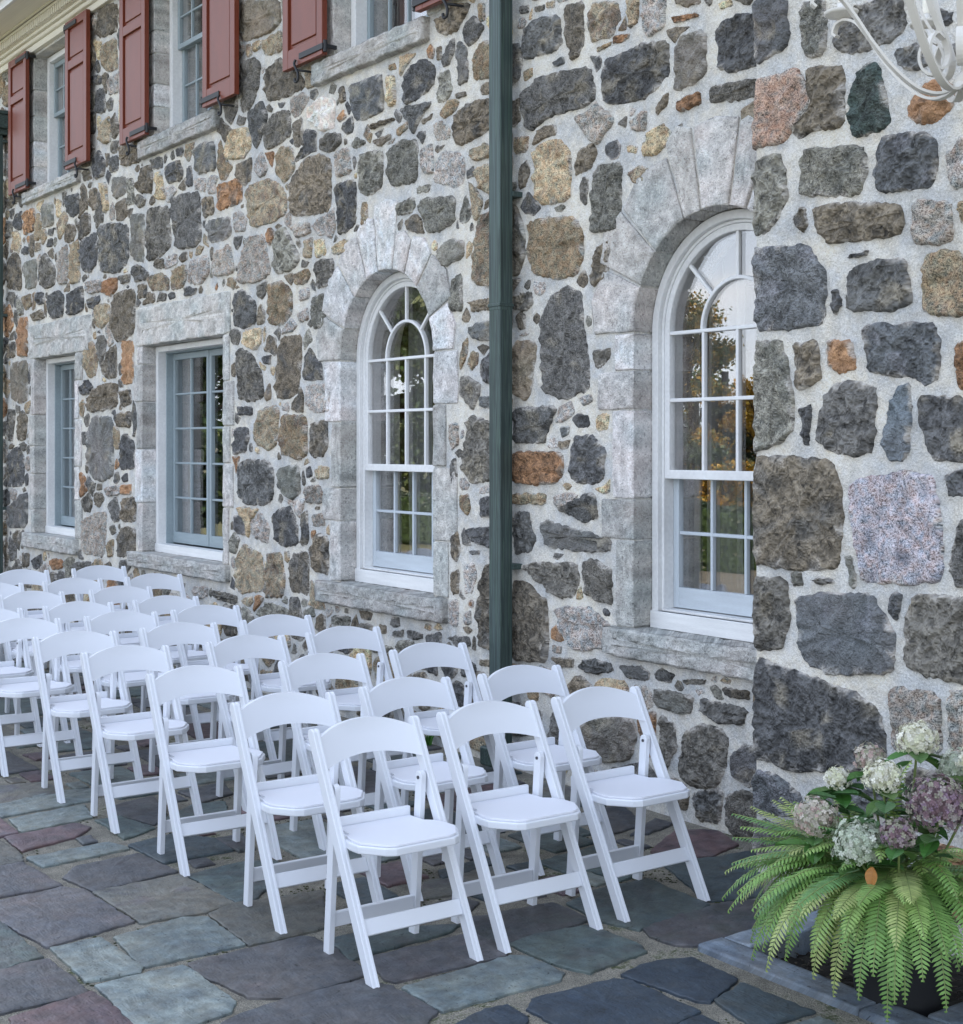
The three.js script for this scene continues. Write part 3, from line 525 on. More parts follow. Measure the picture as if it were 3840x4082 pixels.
  ["p",-5.786,1.488,-5.68,1.505,-5.597,1.494,-5.708,1.437,-5.779,1.435],
  ["d",-5.765,1.422,-5.597,1.472,-5.516,1.513,-5.463,1.489,-5.449,1.386,-5.543,1.364],
  ["d",-6.142,1.385,-6.013,1.39,-5.998,1.317,-5.953,1.255,-5.998,1.189,-6.142,1.162],
  ["d",-5.902,1.34,-5.836,1.365,-5.666,1.324,-5.516,1.313,-5.345,1.279,-5.358,1.219,-5.597,1.213,-5.836,1.217],
  ["d",-6.088,1.1,-5.953,1.128,-5.611,1.15,-5.591,1.064,-5.639,0.972,-5.765,0.961,-5.924,1.03],
  ["d",-5.557,1.154,-5.503,1.175,-5.345,1.143,-5.338,0.964,-5.436,0.973,-5.543,1.007],
  ["b",-6.15,1.012,-6.043,1.02,-5.851,0.927,-5.844,0.612,-6.15,0.593],
  ["p",-5.779,0.889,-5.708,0.913,-5.516,0.931,-5.358,0.868,-5.371,0.747,-5.611,0.702,-5.722,0.787],
  ["p",-5.808,0.706,-5.736,0.705,-5.744,0.673,-5.8,0.671],
  ["b",-5.808,0.643,-5.639,0.655,-5.639,0.611,-5.736,0.603],
  ["d",-5.591,0.617,-5.516,0.67,-5.345,0.673,-5.332,0.628,-5.489,0.599],
  ["d",-5.28,0.664,-5.118,0.677,-5.069,0.658,-5.081,0.623,-5.205,0.615],
  ["p",-5.584,1.994,-5.503,2.009,-5.489,1.974,-5.557,1.958],
  ["d",-5.027,0.655,-4.985,0.685,-4.891,0.673,-4.926,0.63,-5.009,0.633],
  ["d",-4.834,0.656,-4.687,0.676,-4.709,0.649,-4.811,0.635],
  ["d",-5.027,0.592,-4.765,0.588,-4.788,0.497,-5.009,0.496],
  ["d",-4.709,0.588,-4.42,0.577,-4.451,0.503,-4.621,0.499,-4.698,0.527],
  ["b",-4.567,0.655,-4.42,0.66,-4.42,0.622,-4.546,0.62],
  ["d",-4.856,0.269,-4.811,0.414,-4.732,0.466,-4.589,0.465,-4.546,0.426,-4.557,0.315,-4.611,0.204,-4.732,0.165,-4.834,0.193],
  ["d",-4.514,0.362,-4.441,0.413,-4.318,0.434,-4.318,0.261,-4.441,0.237,-4.52,0.276],
  ["d",-4.985,0.467,-4.88,0.418,-4.891,0.311,-4.973,0.167,-5.009,0.209],
  ["d",-4.546,0.062,-4.546,0.178,-4.42,0.211,-4.318,0.17,-4.318,0.05,-4.483,-0.009],
  ["d",-4.765,0.134,-4.632,0.184,-4.578,0.179,-4.6,0.035,-4.732,0.022],
  ["d",-5.597,0.311,-5.463,0.376,-5.205,0.425,-5.155,0.349,-5.205,0.215,-5.516,0.133],
  ["d",-5.822,0.347,-5.708,0.338,-5.625,0.245,-5.68,0.139,-5.836,0.129],
  ["d",-6.371,0.33,-6.134,0.365,-5.894,0.345,-5.924,0.223,-6.338,0.135],
];
const WING_STONES = [
  ["d",-4.078,3.58,-3.888,3.531,-3.893,3.464,-3.875,3.405,-3.893,3.347,-3.984,3.326,-4.078,3.319],
  ["d",-4.078,3.721,-3.888,3.676,-3.884,3.558,-4.078,3.601],
  ["g",-3.808,3.497,-3.699,3.483,-3.691,3.415,-3.687,3.313,-3.708,3.272,-3.786,3.282,-3.808,3.375],
  ["d",-3.64,3.329,-3.615,3.396,-3.541,3.417,-3.421,3.413,-3.343,3.393,-3.32,3.305,-3.335,3.271,-3.405,3.255,-3.476,3.239,-3.598,3.26,-3.64,3.296],
  ["q",-4.069,3.246,-3.929,3.238,-3.848,3.248,-3.804,3.184,-3.773,3.104,-3.839,3.042,-3.893,2.976,-4.031,2.972,-4.069,2.972,-4.069,3.155],
  ["b",-3.786,3.221,-3.751,3.227,-3.598,3.201,-3.607,2.972,-3.769,2.988,-3.821,2.97,-3.857,3.004,-3.812,3.044,-3.755,3.1],
  ["G",-3.565,3.063,-3.524,3.172,-3.476,3.188,-3.432,3.165,-3.405,3.038,-3.382,2.957,-3.421,2.932,-3.549,2.929,-3.569,2.992],
  ["d",-3.351,3.205,-3.267,3.211,-3.208,3.129,-3.297,3.123,-3.343,3.159],
  ["o",-3.297,2.991,-3.23,3.053,-3.156,3.063,-3.113,3.023,-3.12,2.957,-3.164,2.923,-3.237,2.918,-3.29,2.946],
  ["d",-3.237,3.297,-3.178,3.314,-3.12,3.294,-3.128,3.252,-3.208,3.253],
  ["g",-3.804,2.879,-3.777,2.915,-3.516,2.884,-3.496,2.829,-3.5,2.765,-3.541,2.699,-3.812,2.741,-3.812,2.806],
  ["e",-3.444,2.801,-3.421,2.9,-3.267,2.886,-3.193,2.854,-3.178,2.796,-3.193,2.699,-3.23,2.686,-3.421,2.698,-3.452,2.764],
  ["p",-3.135,2.789,-3.071,2.839,-3.008,2.821,-3.008,2.659,-3.099,2.667,-3.128,2.708],
  ["g",-4.069,2.901,-4.003,2.919,-3.929,2.917,-3.902,2.861,-3.888,2.742,-3.948,2.653,-4.003,2.619,-4.069,2.616],
  ["b",-3.848,2.654,-3.812,2.69,-3.786,2.68,-3.79,2.613,-3.804,2.598],
  ["b",-3.751,2.686,-3.549,2.671,-3.351,2.644,-3.328,2.574,-3.351,2.526,-3.476,2.529,-3.657,2.53,-3.708,2.583],
  ["p",-3.282,2.619,-3.245,2.638,-3.128,2.616,-3.113,2.492,-3.178,2.475,-3.275,2.492],
  ["n",-3.085,2.604,-3.029,2.602,-3.029,2.53,-3.078,2.542],
  ["e",-4.069,2.556,-3.929,2.547,-3.786,2.538,-3.742,2.473,-3.691,2.42,-3.699,2.268,-3.717,2.229,-3.857,2.218,-4.069,2.225],
  ["d",-3.582,2.41,-3.476,2.438,-3.32,2.441,-3.293,2.281,-3.343,2.253,-3.574,2.265],
  ["n",-3.222,2.436,-3.149,2.444,-3.071,2.42,-3.008,2.407,-3.008,2.209,-3.178,2.222,-3.237,2.245,-3.23,2.344],
  ["d",-3.657,2.304,-3.64,2.349,-3.619,2.295,-3.64,2.257],
  ["d",-3.574,2.474,-3.492,2.482,-3.5,2.467,-3.565,2.467],
  ["e",-3.5,2.201,-3.405,2.207,-3.358,2.185,-3.297,2.193,-3.193,2.192,-3.171,2.117,-3.178,1.994,-3.23,1.971,-3.282,2.004,-3.468,2.024,-3.492,2.084],
  ["o",-3.674,2.155,-3.565,2.148,-3.549,2.049,-3.607,2.029,-3.665,2.054,-3.682,2.115],
  ["b",-3.852,2.152,-3.734,2.158,-3.717,2.023,-3.76,1.985,-3.83,1.973,-3.839,2.083],
  ["g",-4.069,2.171,-3.92,2.169,-3.884,2.064,-3.857,1.926,-3.857,1.824,-3.911,1.769,-4.031,1.735,-4.069,1.728],
  ["d",-3.738,1.809,-3.699,1.916,-3.649,1.984,-3.533,1.99,-3.444,1.955,-3.468,1.729,-3.549,1.71,-3.657,1.735,-3.734,1.776],
  ["h",-3.413,1.768,-3.397,1.838,-3.351,1.958,-3.297,1.969,-3.29,1.862,-3.305,1.73,-3.335,1.695,-3.382,1.704],
  ["d",-3.26,1.93,-3.099,1.919,-3.008,1.911,-3.008,1.701,-3.193,1.699,-3.23,1.786],
  ["o",-3.099,2.108,-3.008,2.115,-3.008,1.959,-3.085,1.956],
  ["b",-4.069,1.699,-3.929,1.707,-3.742,1.695,-3.657,1.676,-3.623,1.603,-3.607,1.459,-3.632,1.279,-3.812,1.26,-3.911,1.267,-4.069,1.27],
  ["r",-3.569,1.592,-3.508,1.625,-3.297,1.655,-3.193,1.631,-3.171,1.509,-3.156,1.275,-3.32,1.244,-3.508,1.242,-3.557,1.428],
  ["e",-3.135,1.645,-3.071,1.661,-3.008,1.659,-3.008,1.587,-3.12,1.569],
  ["d",-3.113,1.346,-3.071,1.482,-3.008,1.491,-3.008,1.263,-3.092,1.256],
  ["d",-4.069,1.206,-3.911,1.215,-3.884,1.193,-3.879,1.043,-3.911,0.936,-4.069,0.918],
  ["e",-3.848,1.148,-3.665,1.177,-3.476,1.187,-3.405,1.11,-3.366,1.044,-3.374,0.909,-3.5,0.893,-3.665,0.865,-3.804,0.908,-3.821,1.014],
  ["d",-3.312,1.125,-3.275,1.198,-3.2,1.21,-3.071,1.209,-3.008,1.209,-3.008,0.933,-3.085,0.916,-3.208,0.918,-3.312,0.949],
  ["e",-3.389,1.175,-3.358,1.203,-3.335,1.186,-3.351,1.109,-3.374,1.119],
  ["g",-3.866,1.236,-3.821,1.246,-3.812,1.205,-3.848,1.192],
  ["g",-3.594,1.315,-3.565,1.323,-3.541,1.233,-3.557,1.212],
  ["d",-3.742,1.224,-3.674,1.236,-3.649,1.225,-3.708,1.214],
  ["d",-3.812,1.891,-3.76,1.904,-3.777,1.762,-3.799,1.769],
  ["d",-4.059,0.886,-3.839,0.851,-3.699,0.829,-3.549,0.81,-3.436,0.749,-3.405,0.626,-3.421,0.546,-3.565,0.513,-3.884,0.454,-3.975,0.472,-4.059,0.471],
  ["p",-3.382,0.853,-3.171,0.857,-3.156,0.644,-3.358,0.621],
  ["p",-3.128,0.87,-3.071,0.884,-3.008,0.886,-3.008,0.652,-3.12,0.632],
  ["e",-4.059,0.422,-3.92,0.413,-3.821,0.364,-3.812,0.284,-4.059,0.246],
  ["e",-3.699,0.402,-3.582,0.477,-3.343,0.497,-3.343,0.396,-3.682,0.312],
  ["d",-4.059,0.218,-3.839,0.251,-3.751,0.216,-3.769,0.138,-4.059,0.077],
  ["d",-3.312,0.566,-3.05,0.602,-3.05,0.457,-3.297,0.418],
];
const FLAGSTONES = [
  ["P",-5.492,3.061,-5.486,2.967,-5.513,2.717,-5.445,2.658,-4.984,2.64,-4.912,2.983,-5.288,3.028],
  ["T",-5.396,2.628,-5.392,2.263,-4.957,2.252,-4.926,2.38,-4.953,2.613],
  ["P",-5.645,2.652,-5.756,2.566,-5.787,2.292,-5.463,2.261,-5.403,2.619],
  ["L",-6.005,2.68,-6.028,2.335,-5.886,2.298,-5.847,2.671],
  ["R",-6.381,2.66,-6.417,2.342,-6.318,2.305,-6.215,2.407,-6.122,2.668],
  ["B",-5.941,2.26,-5.985,2.04,-5.8,1.927,-5.611,1.939,-5.6,2.247],
  ["S",-5.795,1.92,-5.804,1.79,-5.576,1.846,-5.58,1.918],
  ["V",-5.374,2.237,-5.415,1.991,-5.342,1.869,-5.239,1.851,-4.944,2.165,-4.955,2.232],
  ["T",-4.893,2.368,-4.942,2.231,-4.913,2.122,-4.886,1.904,-4.517,2.105,-4.504,2.272,-4.513,2.402],
  ["L",-4.851,2.751,-4.903,2.48,-4.86,2.404,-4.527,2.422,-4.526,2.771,-4.544,2.782],
  ["L",-4.876,2.977,-4.866,2.802,-4.534,2.795,-4.492,2.816,-4.518,2.982],
  ["V",-5.206,3.09,-5.259,3.037,-4.823,3.031,-4.778,3.185,-4.782,3.218],
  ["P",-4.773,3.232,-4.778,3.185,-4.77,3.026,-4.436,3.018,-4.415,3.037,-4.423,3.295,-4.442,3.331],
  ["R",-4.353,3.275,-4.406,3.012,-4.322,3.004,-4.095,3.006,-4.029,3.043,-4.22,3.307],
  ["L",-4.454,2.968,-4.452,2.681,-4.388,2.672,-4.085,2.676,-4.017,2.721,-3.975,2.947,-4.082,2.989],
  ["P",-4.464,2.644,-4.469,2.222,-4.425,2.192,-4.278,2.192,-4.037,2.214,-4.028,2.265,-4.019,2.392,-4.018,2.524,-4.091,2.613,-4.225,2.626,-4.319,2.655],
  ["S",-3.898,2.861,-3.971,2.702,-3.986,2.516,-3.989,2.263,-3.89,2.213,-3.647,2.209,-3.534,2.358],
  ["P",-5.941,2.882,-5.944,2.825,-5.95,2.731,-5.56,2.707,-5.563,2.822,-5.559,2.944,-5.569,2.994],
  ["T",-6.384,2.735,-6.33,2.706,-6.1,2.704,-5.974,2.723,-5.968,2.818,-5.993,2.853],
  ["R",-6.736,2.629,-6.708,2.59,-6.425,2.6,-6.413,2.681,-6.44,2.718],
  ["L",-6.675,2.544,-6.729,2.186,-6.488,2.234,-6.436,2.518,-6.439,2.572],
  ["L",-6.963,2.511,-7.072,2.194,-7.022,2.034,-6.801,2.116,-6.745,2.562,-6.884,2.568],
  ["T",-7.342,2.446,-7.348,2.392,-7.298,2.196,-7.041,2.152,-6.98,2.506,-7.009,2.546],
  ["V",-6.415,2.236,-6.407,2.122,-6.148,2.07,-6.049,2.248,-6.291,2.218],
  ["S",-6.614,2.084,-6.688,1.842,-6.343,1.927,-6.199,2.04,-6.428,2.098],
  ["V",-6.256,1.965,-6.416,1.754,-6.389,1.603,-6.143,1.703,-6.115,1.924],
  ["S",-6.706,1.688,-6.746,1.433,-6.526,1.5,-6.448,1.685],
  ["V",-4.389,2.142,-4.379,2.007,-4.247,1.7,-4.205,1.767,-4.191,2.1,-4.169,2.182],
  ["P",-4.149,2.126,-4.144,1.743,-4.115,1.688,-3.924,1.731,-3.901,1.755,-3.917,2.163,-3.955,2.178],
  ["L",-3.86,2.172,-3.881,1.741,-3.843,1.689,-3.661,1.693,-3.621,1.74,-3.631,2.175],
  ["C",-3.535,1.892,-3.512,1.59,-3.468,1.555,-3.168,1.547,-3.129,1.756,-3.245,1.958,-3.477,1.952],
  ["V",-3.974,1.656,-3.993,1.534,-3.962,1.321,-3.726,1.3,-3.652,1.327,-3.616,1.605,-3.741,1.644],
  ["S",-4.275,1.611,-4.243,1.264,-4.008,1.274,-3.991,1.651,-4.044,1.694,-4.133,1.682],
  ["V",-4.2,1.206,-4.254,1.031,-4.25,0.762,-3.878,0.795,-3.854,0.864,-3.831,1.188,-3.978,1.233],
  ["T",-4.574,1.634,-4.732,1.505,-4.747,1.17,-4.579,1.138,-4.552,1.479],
  ["S",-4.486,1.669,-4.501,1.516,-4.412,1.498,-4.353,1.587,-4.417,1.692],
  ["C",-3.511,2.22,-3.55,2.076,-3.545,2.0,-3.44,2.013,-3.356,2.091,-3.454,2.247],
  ["C",-3.523,1.528,-3.547,1.43,-3.548,1.351,-3.495,1.25,-3.289,1.257,-3.205,1.459,-3.243,1.488],
  ["B",-3.189,1.437,-3.236,1.272,-2.963,1.263,-2.969,1.471,-2.996,1.486],
  ["C",-3.124,1.641,-3.126,1.567,-2.968,1.575,-3.075,1.723],
  ["S",-3.813,1.163,-3.851,1.025,-3.854,0.709,-3.799,0.598,-3.586,0.817,-3.589,1.125,-3.635,1.188,-3.749,1.197],
  ["R",-4.534,0.472,-4.713,0.159,-4.593,0.018,-4.391,0.117,-4.341,0.314,-4.41,0.518],
  ["B",-4.387,0.549,-4.296,0.338,-4.282,0.124,-4.234,0.123,-3.839,0.546,-3.899,0.719,-3.922,0.751],
  ["S",-4.778,0.372,-4.914,0.11,-4.801,0.107,-4.754,0.29],
  ["B",-4.833,1.37,-4.865,1.083,-4.781,1.136,-4.729,1.424],
  ["V",-4.687,0.964,-4.727,0.627,-4.541,0.634,-4.508,0.961],
  ["S",-5.188,0.277,-5.19,0.058,-4.885,0.223,-4.834,0.496],
];

// ---------------------------------------------------------------- the house
const house = thing('stone_house', 'long fieldstone house wall with red shutters, arched windows and green downspout', 'house');
const OPEN = [                                                 // openings in the long wall
  { t: 'arch', c: -4.63, w: 0.54, y0: 0.857, sp: 2.300, sill: [-5.36, -3.90, 0.715, 0.857] },
  { t: 'arch', c: -7.455, w: 0.536, y0: 0.865, sp: 2.300, sill: [-8.26, -6.78, 0.72, 0.865] },
  { t: 'case', c: -10.495, w: 0.765, y0: 0.862, y1: 2.58, lintel: [-11.39, -9.61, 2.58, 2.90], sill: [-11.50, -9.62, 0.735, 0.862] },
  { t: 'case', c: -13.42, w: 0.565, y0: 0.885, y1: 2.61, lintel: [-14.16, -12.45, 2.61, 2.94], sill: [-14.27, -12.77, 0.74, 0.885] },
  { t: 'up', c: -7.53, w: 0.545, y0: 4.28, y1: 5.60, sill: [-8.305, -6.965, 4.135, 4.28] },
  { t: 'up', c: -10.455, w: 0.545, y0: 4.28, y1: 5.60, sill: [-11.277, -9.79, 4.13, 4.28] },
  { t: 'up', c: -13.43, w: 0.55, y0: 4.28, y1: 5.60, sill: [-14.25, -12.72, 4.165, 4.28] },
];
function openingPath(o, e = 0, P = THREE.Path) {
  const p = new P(); p.moveTo(o.c - o.w - e, o.y0 - e); p.lineTo(o.c + o.w + e, o.y0 - e);
  if (o.t === 'arch') { p.lineTo(o.c + o.w + e, o.sp); p.absarc(o.c, o.sp, o.w + e, 0, Math.PI, false); } else { p.lineTo(o.c + o.w + e, o.y1 + e); p.lineTo(o.c - o.w - e, o.y1 + e); }
  p.closePath(); return p;
}
{
  const s = new THREE.Shape(); s.moveTo(-18, -0.15); s.lineTo(1.5, -0.15); s.lineTo(1.5, 5.95); s.lineTo(-18, 5.95); s.closePath();
  for (const o of OPEN) s.holes.push(openingPath(o, 0.006));
  const g = new THREE.ExtrudeGeometry(s, { depth: 0.45, bevelEnabled: false, curveSegments: 24 }); g.translate(0, 0, -0.45);
  mesh('mortar_wall', g, M.mortar, house);
}
const wallBlock = new Blockers();
let stoneSeed = 1;
function addStone(parent, name, kind, poly, o) { const n = stoneSeed++, m = KIND[kind].m; return mesh(name, stoneGeometry(poly, kind, n, o), m === 'basalt' ? [M.basalt, M.basaltCoarse, M.basaltFine, M.basaltCoarse][(n * 7) % 4] : M[m], parent); }
const dressed = { clean: true, back: -0.40, proud: 0.006, rough: 0.006, cut: 0.03, jag: 0.0018, tilt: 0.01, step: 0.05, ease: 0.004, lip: 0.002 };
// dressed limestone round the openings: sills, lintels, jamb blocks and arch stones
for (const [k, o] of OPEN.entries()) {
  const r = rng(400 + k), L = o.c - o.w, R = o.c + o.w;
  { const [a, b, c, d] = o.sill; const g = stoneGeometry(rect(a, b, c, d), 's', stoneSeed++, { ...dressed, back: -0.30, proud: 0.048, rough: 0.010, lip: 0.04, jag: 0.004, step: 0.04 }); mesh('window_sill', g, M.lime, house); wallBlock.add(rect(a, b, c, d)); }
  if (o.lintel) { const [a, b, c, d] = o.lintel; addStone(house, 'lintel', 's', rect(a, b, c + 0.002, d), { ...dressed, proud: 0.010, rough: 0.012, jag: 0.004, step: 0.04 }); wallBlock.add(rect(a, b, c, d)); }
  const top = o.t === 'arch' ? o.sp : o.y1 - 0.004;
  for (const side of [-1, 1]) {
    let y = o.y0 + 0.002, n = Math.floor(r() * 2);
    const fixed = k === 0 && side < 0 ? [[1.287, 0.13], [1.488, 0.24], [1.925, 0.155], [2.116, 0.27], [2.300, 0.14]] : null;
    for (let i = 0; y < top - 0.02; i++, n++) {
      let y2 = fixed ? fixed[i][0] : y + mix(0.18, 0.46, r()); if (top - y2 < 0.14) y2 = top;
      const wd = fixed ? fixed[i][1] : (n % 2 ? mix(0.20, 0.27, r()) : mix(0.11, 0.16, r())) * (o.t === 'case' ? 0.75 : 1), edge = side < 0 ? L : R;
      const P = side < 0 ? rect(edge - wd, edge, y + 0.004, y2 - 0.004) : rect(edge, edge + wd, y + 0.004, y2 - 0.004);
      addStone(house, 'jamb_stone', o.t === 'arch' && y > 1.8 ? 'l' : r() < 0.5 ? 's' : 'l', P, { ...dressed, proud: 0.010, lip: 0.005 }); wallBlock.add(P);
      y = y2;
    }
  }
  if (o.t === 'arch') {
    const cuts = [0, 24, 46, 68, 80, 100, 112, 134, 156, 180].map((v, i) => v + (i > 0 && i < 9 ? (r() - 0.5) * 5 : 0));
    const outer = [0.32, 0.40, 0.38, 0.36, 0.42, 0.40, 0.35, 0.34, 0.32].map((v, i) => k === 1 ? v * (i < 4 ? 0.6 : i > 4 ? 0.85 : 1) : v);
    for (let i = 0; i < 9; i++) {
      const a0 = cuts[i] * Math.PI / 180 + 0.011, a1 = cuts[i + 1] * Math.PI / 180 - 0.011, ro = o.w + outer[i] * mix(0.9, 1.1, r()), P = [];
      for (let q = 0; q <= 5; q++) { const t = mix(a0, a1, q / 5); P.push([o.c + Math.cos(t) * o.w, o.sp + Math.sin(t) * o.w]); }
      const sq = i === 4 ? 1.02 : 1.05;
      P.push([o.c + Math.cos(a1) * ro, o.sp + Math.sin(a1) * ro], [o.c + Math.cos((a0 + a1) / 2) * ro * sq, o.sp + Math.sin((a0 + a1) / 2) * ro * sq], [o.c + Math.cos(a0) * ro, o.sp + Math.sin(a0) * ro]);
      addStone(house, 'arch_stone', r() < 0.4 ? 's' : 'l', P.reverse(), { ...dressed, cut: 0.02, proud: 0.014, lip: 0.008 }); wallBlock.add(P);
    }
  }
  wallBlock.add(rect(L, R, o.y0, o.t === 'arch' ? o.sp + o.w : o.y1));
}
// fieldstones of the long wall
const mainPolys = MAIN_STONES.map((row) => [row[0], grow(pairs(row), 0.009)]).filter(([, P]) => { let x = 0, y = 0; P.forEach((p) => { x += p[0] / P.length; y += p[1] / P.length; }); return !(Math.hypot(x + 4.63, y - 2.3) < 0.84 && y > 2.3) && !OPEN.some((o) => x > o.c - o.w - 0.02 && x < o.c + o.w + 0.02 && y > o.y0 && y < (o.y1 ?? o.sp + o.w)); });
for (const [k, P] of mainPolys) { addStone(house, 'stone', k, P); wallBlock.add(P); }
{
  const tiers = [[0.17, 4000, 0.024, 1.4], [0.12, 7000, 0.023, 1.6], [0.08, 10000, 0.022, 1.9], [0.052, 9000, 0.022, 2.3], [0.034, 4500, 0.020, 2.6], [0.020, 3000, 0.018, 2.8]];
  const small = pack(wallBlock, [-16.5, -3.6, 0.02, 5.66], [[0.060, 0.18, 6000, 0.017], [0.044, 0.12, 9000, 0.017], [0.030, 0.07, 7000, 0.017], [0.021, 0.04, 2200, 0.016]], 77).sort((a, b) => b[2] - a[2]);
  const room = 300 - mainPolys.length, parts = { basalt: [], granite: [] };
  small.forEach(([k, P], i) => { if (i < room) addStone(house, 'stone', k, P); else parts[KIND[k].m].push(stoneGeometry(P, k, stoneSeed++, { step: 0.03 })); });
  for (const [m, list] of Object.entries(parts)) { const o = mesh('small_stones', merge(list), M[m], house); o.userData.kind = 'stuff'; }
}

// ---------------------------------------------------------------- windows
const ringShape = (outer, inner) => { const s = new THREE.Shape(outer.getPoints(24)); s.holes.push(inner); return s; };
const slab = (shape, z0, z1) => { const g = new THREE.ExtrudeGeometry(shape, { depth: z1 - z0, bevelEnabled: true, bevelThickness: 0.003, bevelSize: 0.003, bevelOffset: -0.003, bevelSegments: 1, curveSegments: 24 }); g.translate(0, 0, z0); return g; };
const inset = (o, e, eb = e) => ({ ...o, w: o.w - e, y0: o.y0 + eb, y1: o.y1 !== undefined ? o.y1 - e : undefined });
const paneRng = rng(91);
function pane(parent, g, z) { g.computeBoundingBox(); const c = g.boundingBox.getCenter(new THREE.Vector3()); g.translate(-c.x, -c.y, 0); const inner = g.clone().translate(0, 0, -0.012), m = mesh('pane', merge([g, inner]), M.glass, parent);   /* sealed double glazing */ m.position.set(c.x, c.y, z); m.rotation.set((paneRng() - 0.5) * 0.006, (paneRng() - 0.5) * 0.006, 0); return m; }
const quad = (x0, x1, y0, y1) => { const g = new THREE.PlaneGeometry(x1 - x0, y1 - y0); g.translate((x0 + x1) / 2, (y0 + y1) / 2, 0); return g; };
function sash(parent, m, x0, x1, y0, y1, z, cols, rows, st, bottom, topRail) {
  const d = 0.035; st *= 0.78; mesh('sash', merge([rbox(x0, x0 + st, y0, y1, z - d, z), rbox(x1 - st, x1, y0, y1, z - d, z), rbox(x0 + st, x1 - st, y0, y0 + bottom, z - d, z - 0.001), rbox(x0 + st, x1 - st, y1 - topRail, y1, z - d, z - 0.001)]), m, parent);
  const gx0 = x0 + st, gx1 = x1 - st, gy0 = y0 + bottom, gy1 = y1 - topRail, b = 0.0085;
  for (let i = 1; i < cols; i++) { const x = mix(gx0, gx1, i / cols); mesh('glazing_bar', rbox(x - b, x + b, gy0, gy1, z - 0.028, z - 0.004, 0.004), m, parent); }
  for (let j = 1; j < rows; j++) { const y = mix(gy0, gy1, j / rows); mesh('glazing_bar', rbox(gx0, gx1, y - b, y + b, z - 0.030, z - 0.006, 0.004), m, parent); }
  for (let i = 0; i < cols; i++) for (let j = 0; j < rows; j++) pane(parent, quad(mix(gx0, gx1, i / cols), mix(gx0, gx1, (i + 1) / cols), mix(gy0, gy1, j / rows), mix(gy0, gy1, (j + 1) / rows)), z - 0.018);
}
function curtain(parent, x0, x1, y0, y1, z, seed) {
  const n = 60, g = new THREE.PlaneGeometry(x1 - x0, y1 - y0, n, 6), p = g.attributes.position;
  for (let i = 0; i < p.count; i++) { const x = p.getX(i), y = p.getY(i); p.setZ(i, 0.03 * Math.sin(x * 62 + seed) + 0.016 * Math.sin(x * 131 + y * 2 + seed * 3)); }
  g.translate((x0 + x1) / 2, (y0 + y1) / 2, z); g.computeVertexNormals(); mesh('curtain', g, M.curtain, parent);
}
function archWindow(o) {
  const w = group('window', house); w.userData.label = 'tall white arched sash window with fan of bars';
  const A = (e, eb) => openingPath(inset(o, e, eb));
  mesh('frame', merge([slab(ringShape(openingPath(inset(o, 0.004, 0.004), 0, THREE.Shape), A(0.046, 0.085)), -0.27, -0.110), slab(ringShape(openingPath(inset(o, 0.045, 0.075), 0, THREE.Shape), A(0.062, 0.095)), -0.26, -0.136)]), M.white, w);
  mesh('frame_sill', rbox(o.c - o.w + 0.003, o.c + o.w - 0.003, o.y0 + 0.002, o.y0 + 0.085, -0.26, -0.096), M.white, w);
  const meet = 1.608, x0 = o.c - o.w + 0.063, x1 = o.c + o.w - 0.063, z = -0.140, st = 0.034, ri = o.w - 0.063 - st;
  // upper sash: stiles and arched head in one, then bars
  const head = { ...o, w: o.w - 0.063, y0: meet - 0.02 }, hole = { ...o, w: ri, y0: meet + 0.024 };
  mesh('upper_sash', slab(ringShape(openingPath(head, 0, THREE.Shape), openingPath(hole)), z - 0.035, z), M.white, w);
  const b = 0.009, pitch = ri / 2, mid = (meet + 0.024 + o.sp) / 2 + 0.004;
  for (let i = -1; i <= 1; i++) mesh('glazing_bar', rbox(o.c + i * pitch - b, o.c + i * pitch + b, meet + 0.02, o.sp, z - 0.028, z - 0.004, 0.004), M.white, w);
  for (const y of [mid, o.sp - 0.004]) mesh('glazing_bar', rbox(o.c - ri - 0.002, o.c + ri + 0.002, y - b, y + b, z - 0.03, z - 0.002, 0.004), M.white, w);
  const ra = pitch + 0.008, arc = new THREE.Shape(); arc.absarc(o.c, o.sp, ra + b, 0, Math.PI, false); arc.absarc(o.c, o.sp, ra - b, Math.PI, 0, true);
  mesh('glazing_bar', slab(arc, z - 0.028, z - 0.005), M.white, w);
  for (const a of [45, 90, 135]) { const g = rbox(ra, ri + 0.004, -b, b, z - 0.027, z - 0.006, 0.004); g.rotateZ(a * Math.PI / 180); g.translate(o.c, o.sp, 0); mesh('glazing_bar', g, M.white, w); }
  for (let i = 0; i < 4; i++) for (const [ya, yb] of [[meet + 0.02, mid], [mid, o.sp]]) pane(w, quad(o.c - ri + i * pitch, o.c - ri + (i + 1) * pitch, ya, yb), z - 0.018);
  { const s = new THREE.Shape(); s.absarc(o.c, o.sp, ra, 0, Math.PI, false); pane(w, new THREE.ShapeGeometry(s, 20), z - 0.018); }
  for (let i = 0; i < 4; i++) { const s = new THREE.Shape(), a = i * Math.PI / 4, c = a + Math.PI / 4; s.absarc(o.c, o.sp, ri + 0.004, a, c, false); s.absarc(o.c, o.sp, ra, c, a, true); pane(w, new THREE.ShapeGeometry(s, 10), z - 0.018); }
  sash(w, M.sashPale, x0, x1, o.y0 + 0.10, meet + 0.012, -0.196, 4, 2, 0.048, 0.10, 0.03);
  curtain(w, o.c - o.w, o.c - o.w + 0.24, o.y0 - 0.3, o.sp + 0.55, -0.52, o.c); curtain(w, o.c + o.w - 0.20, o.c + o.w + 0.1, o.y0 - 0.3, o.sp + 0.55, -0.52, o.c + 2);
}
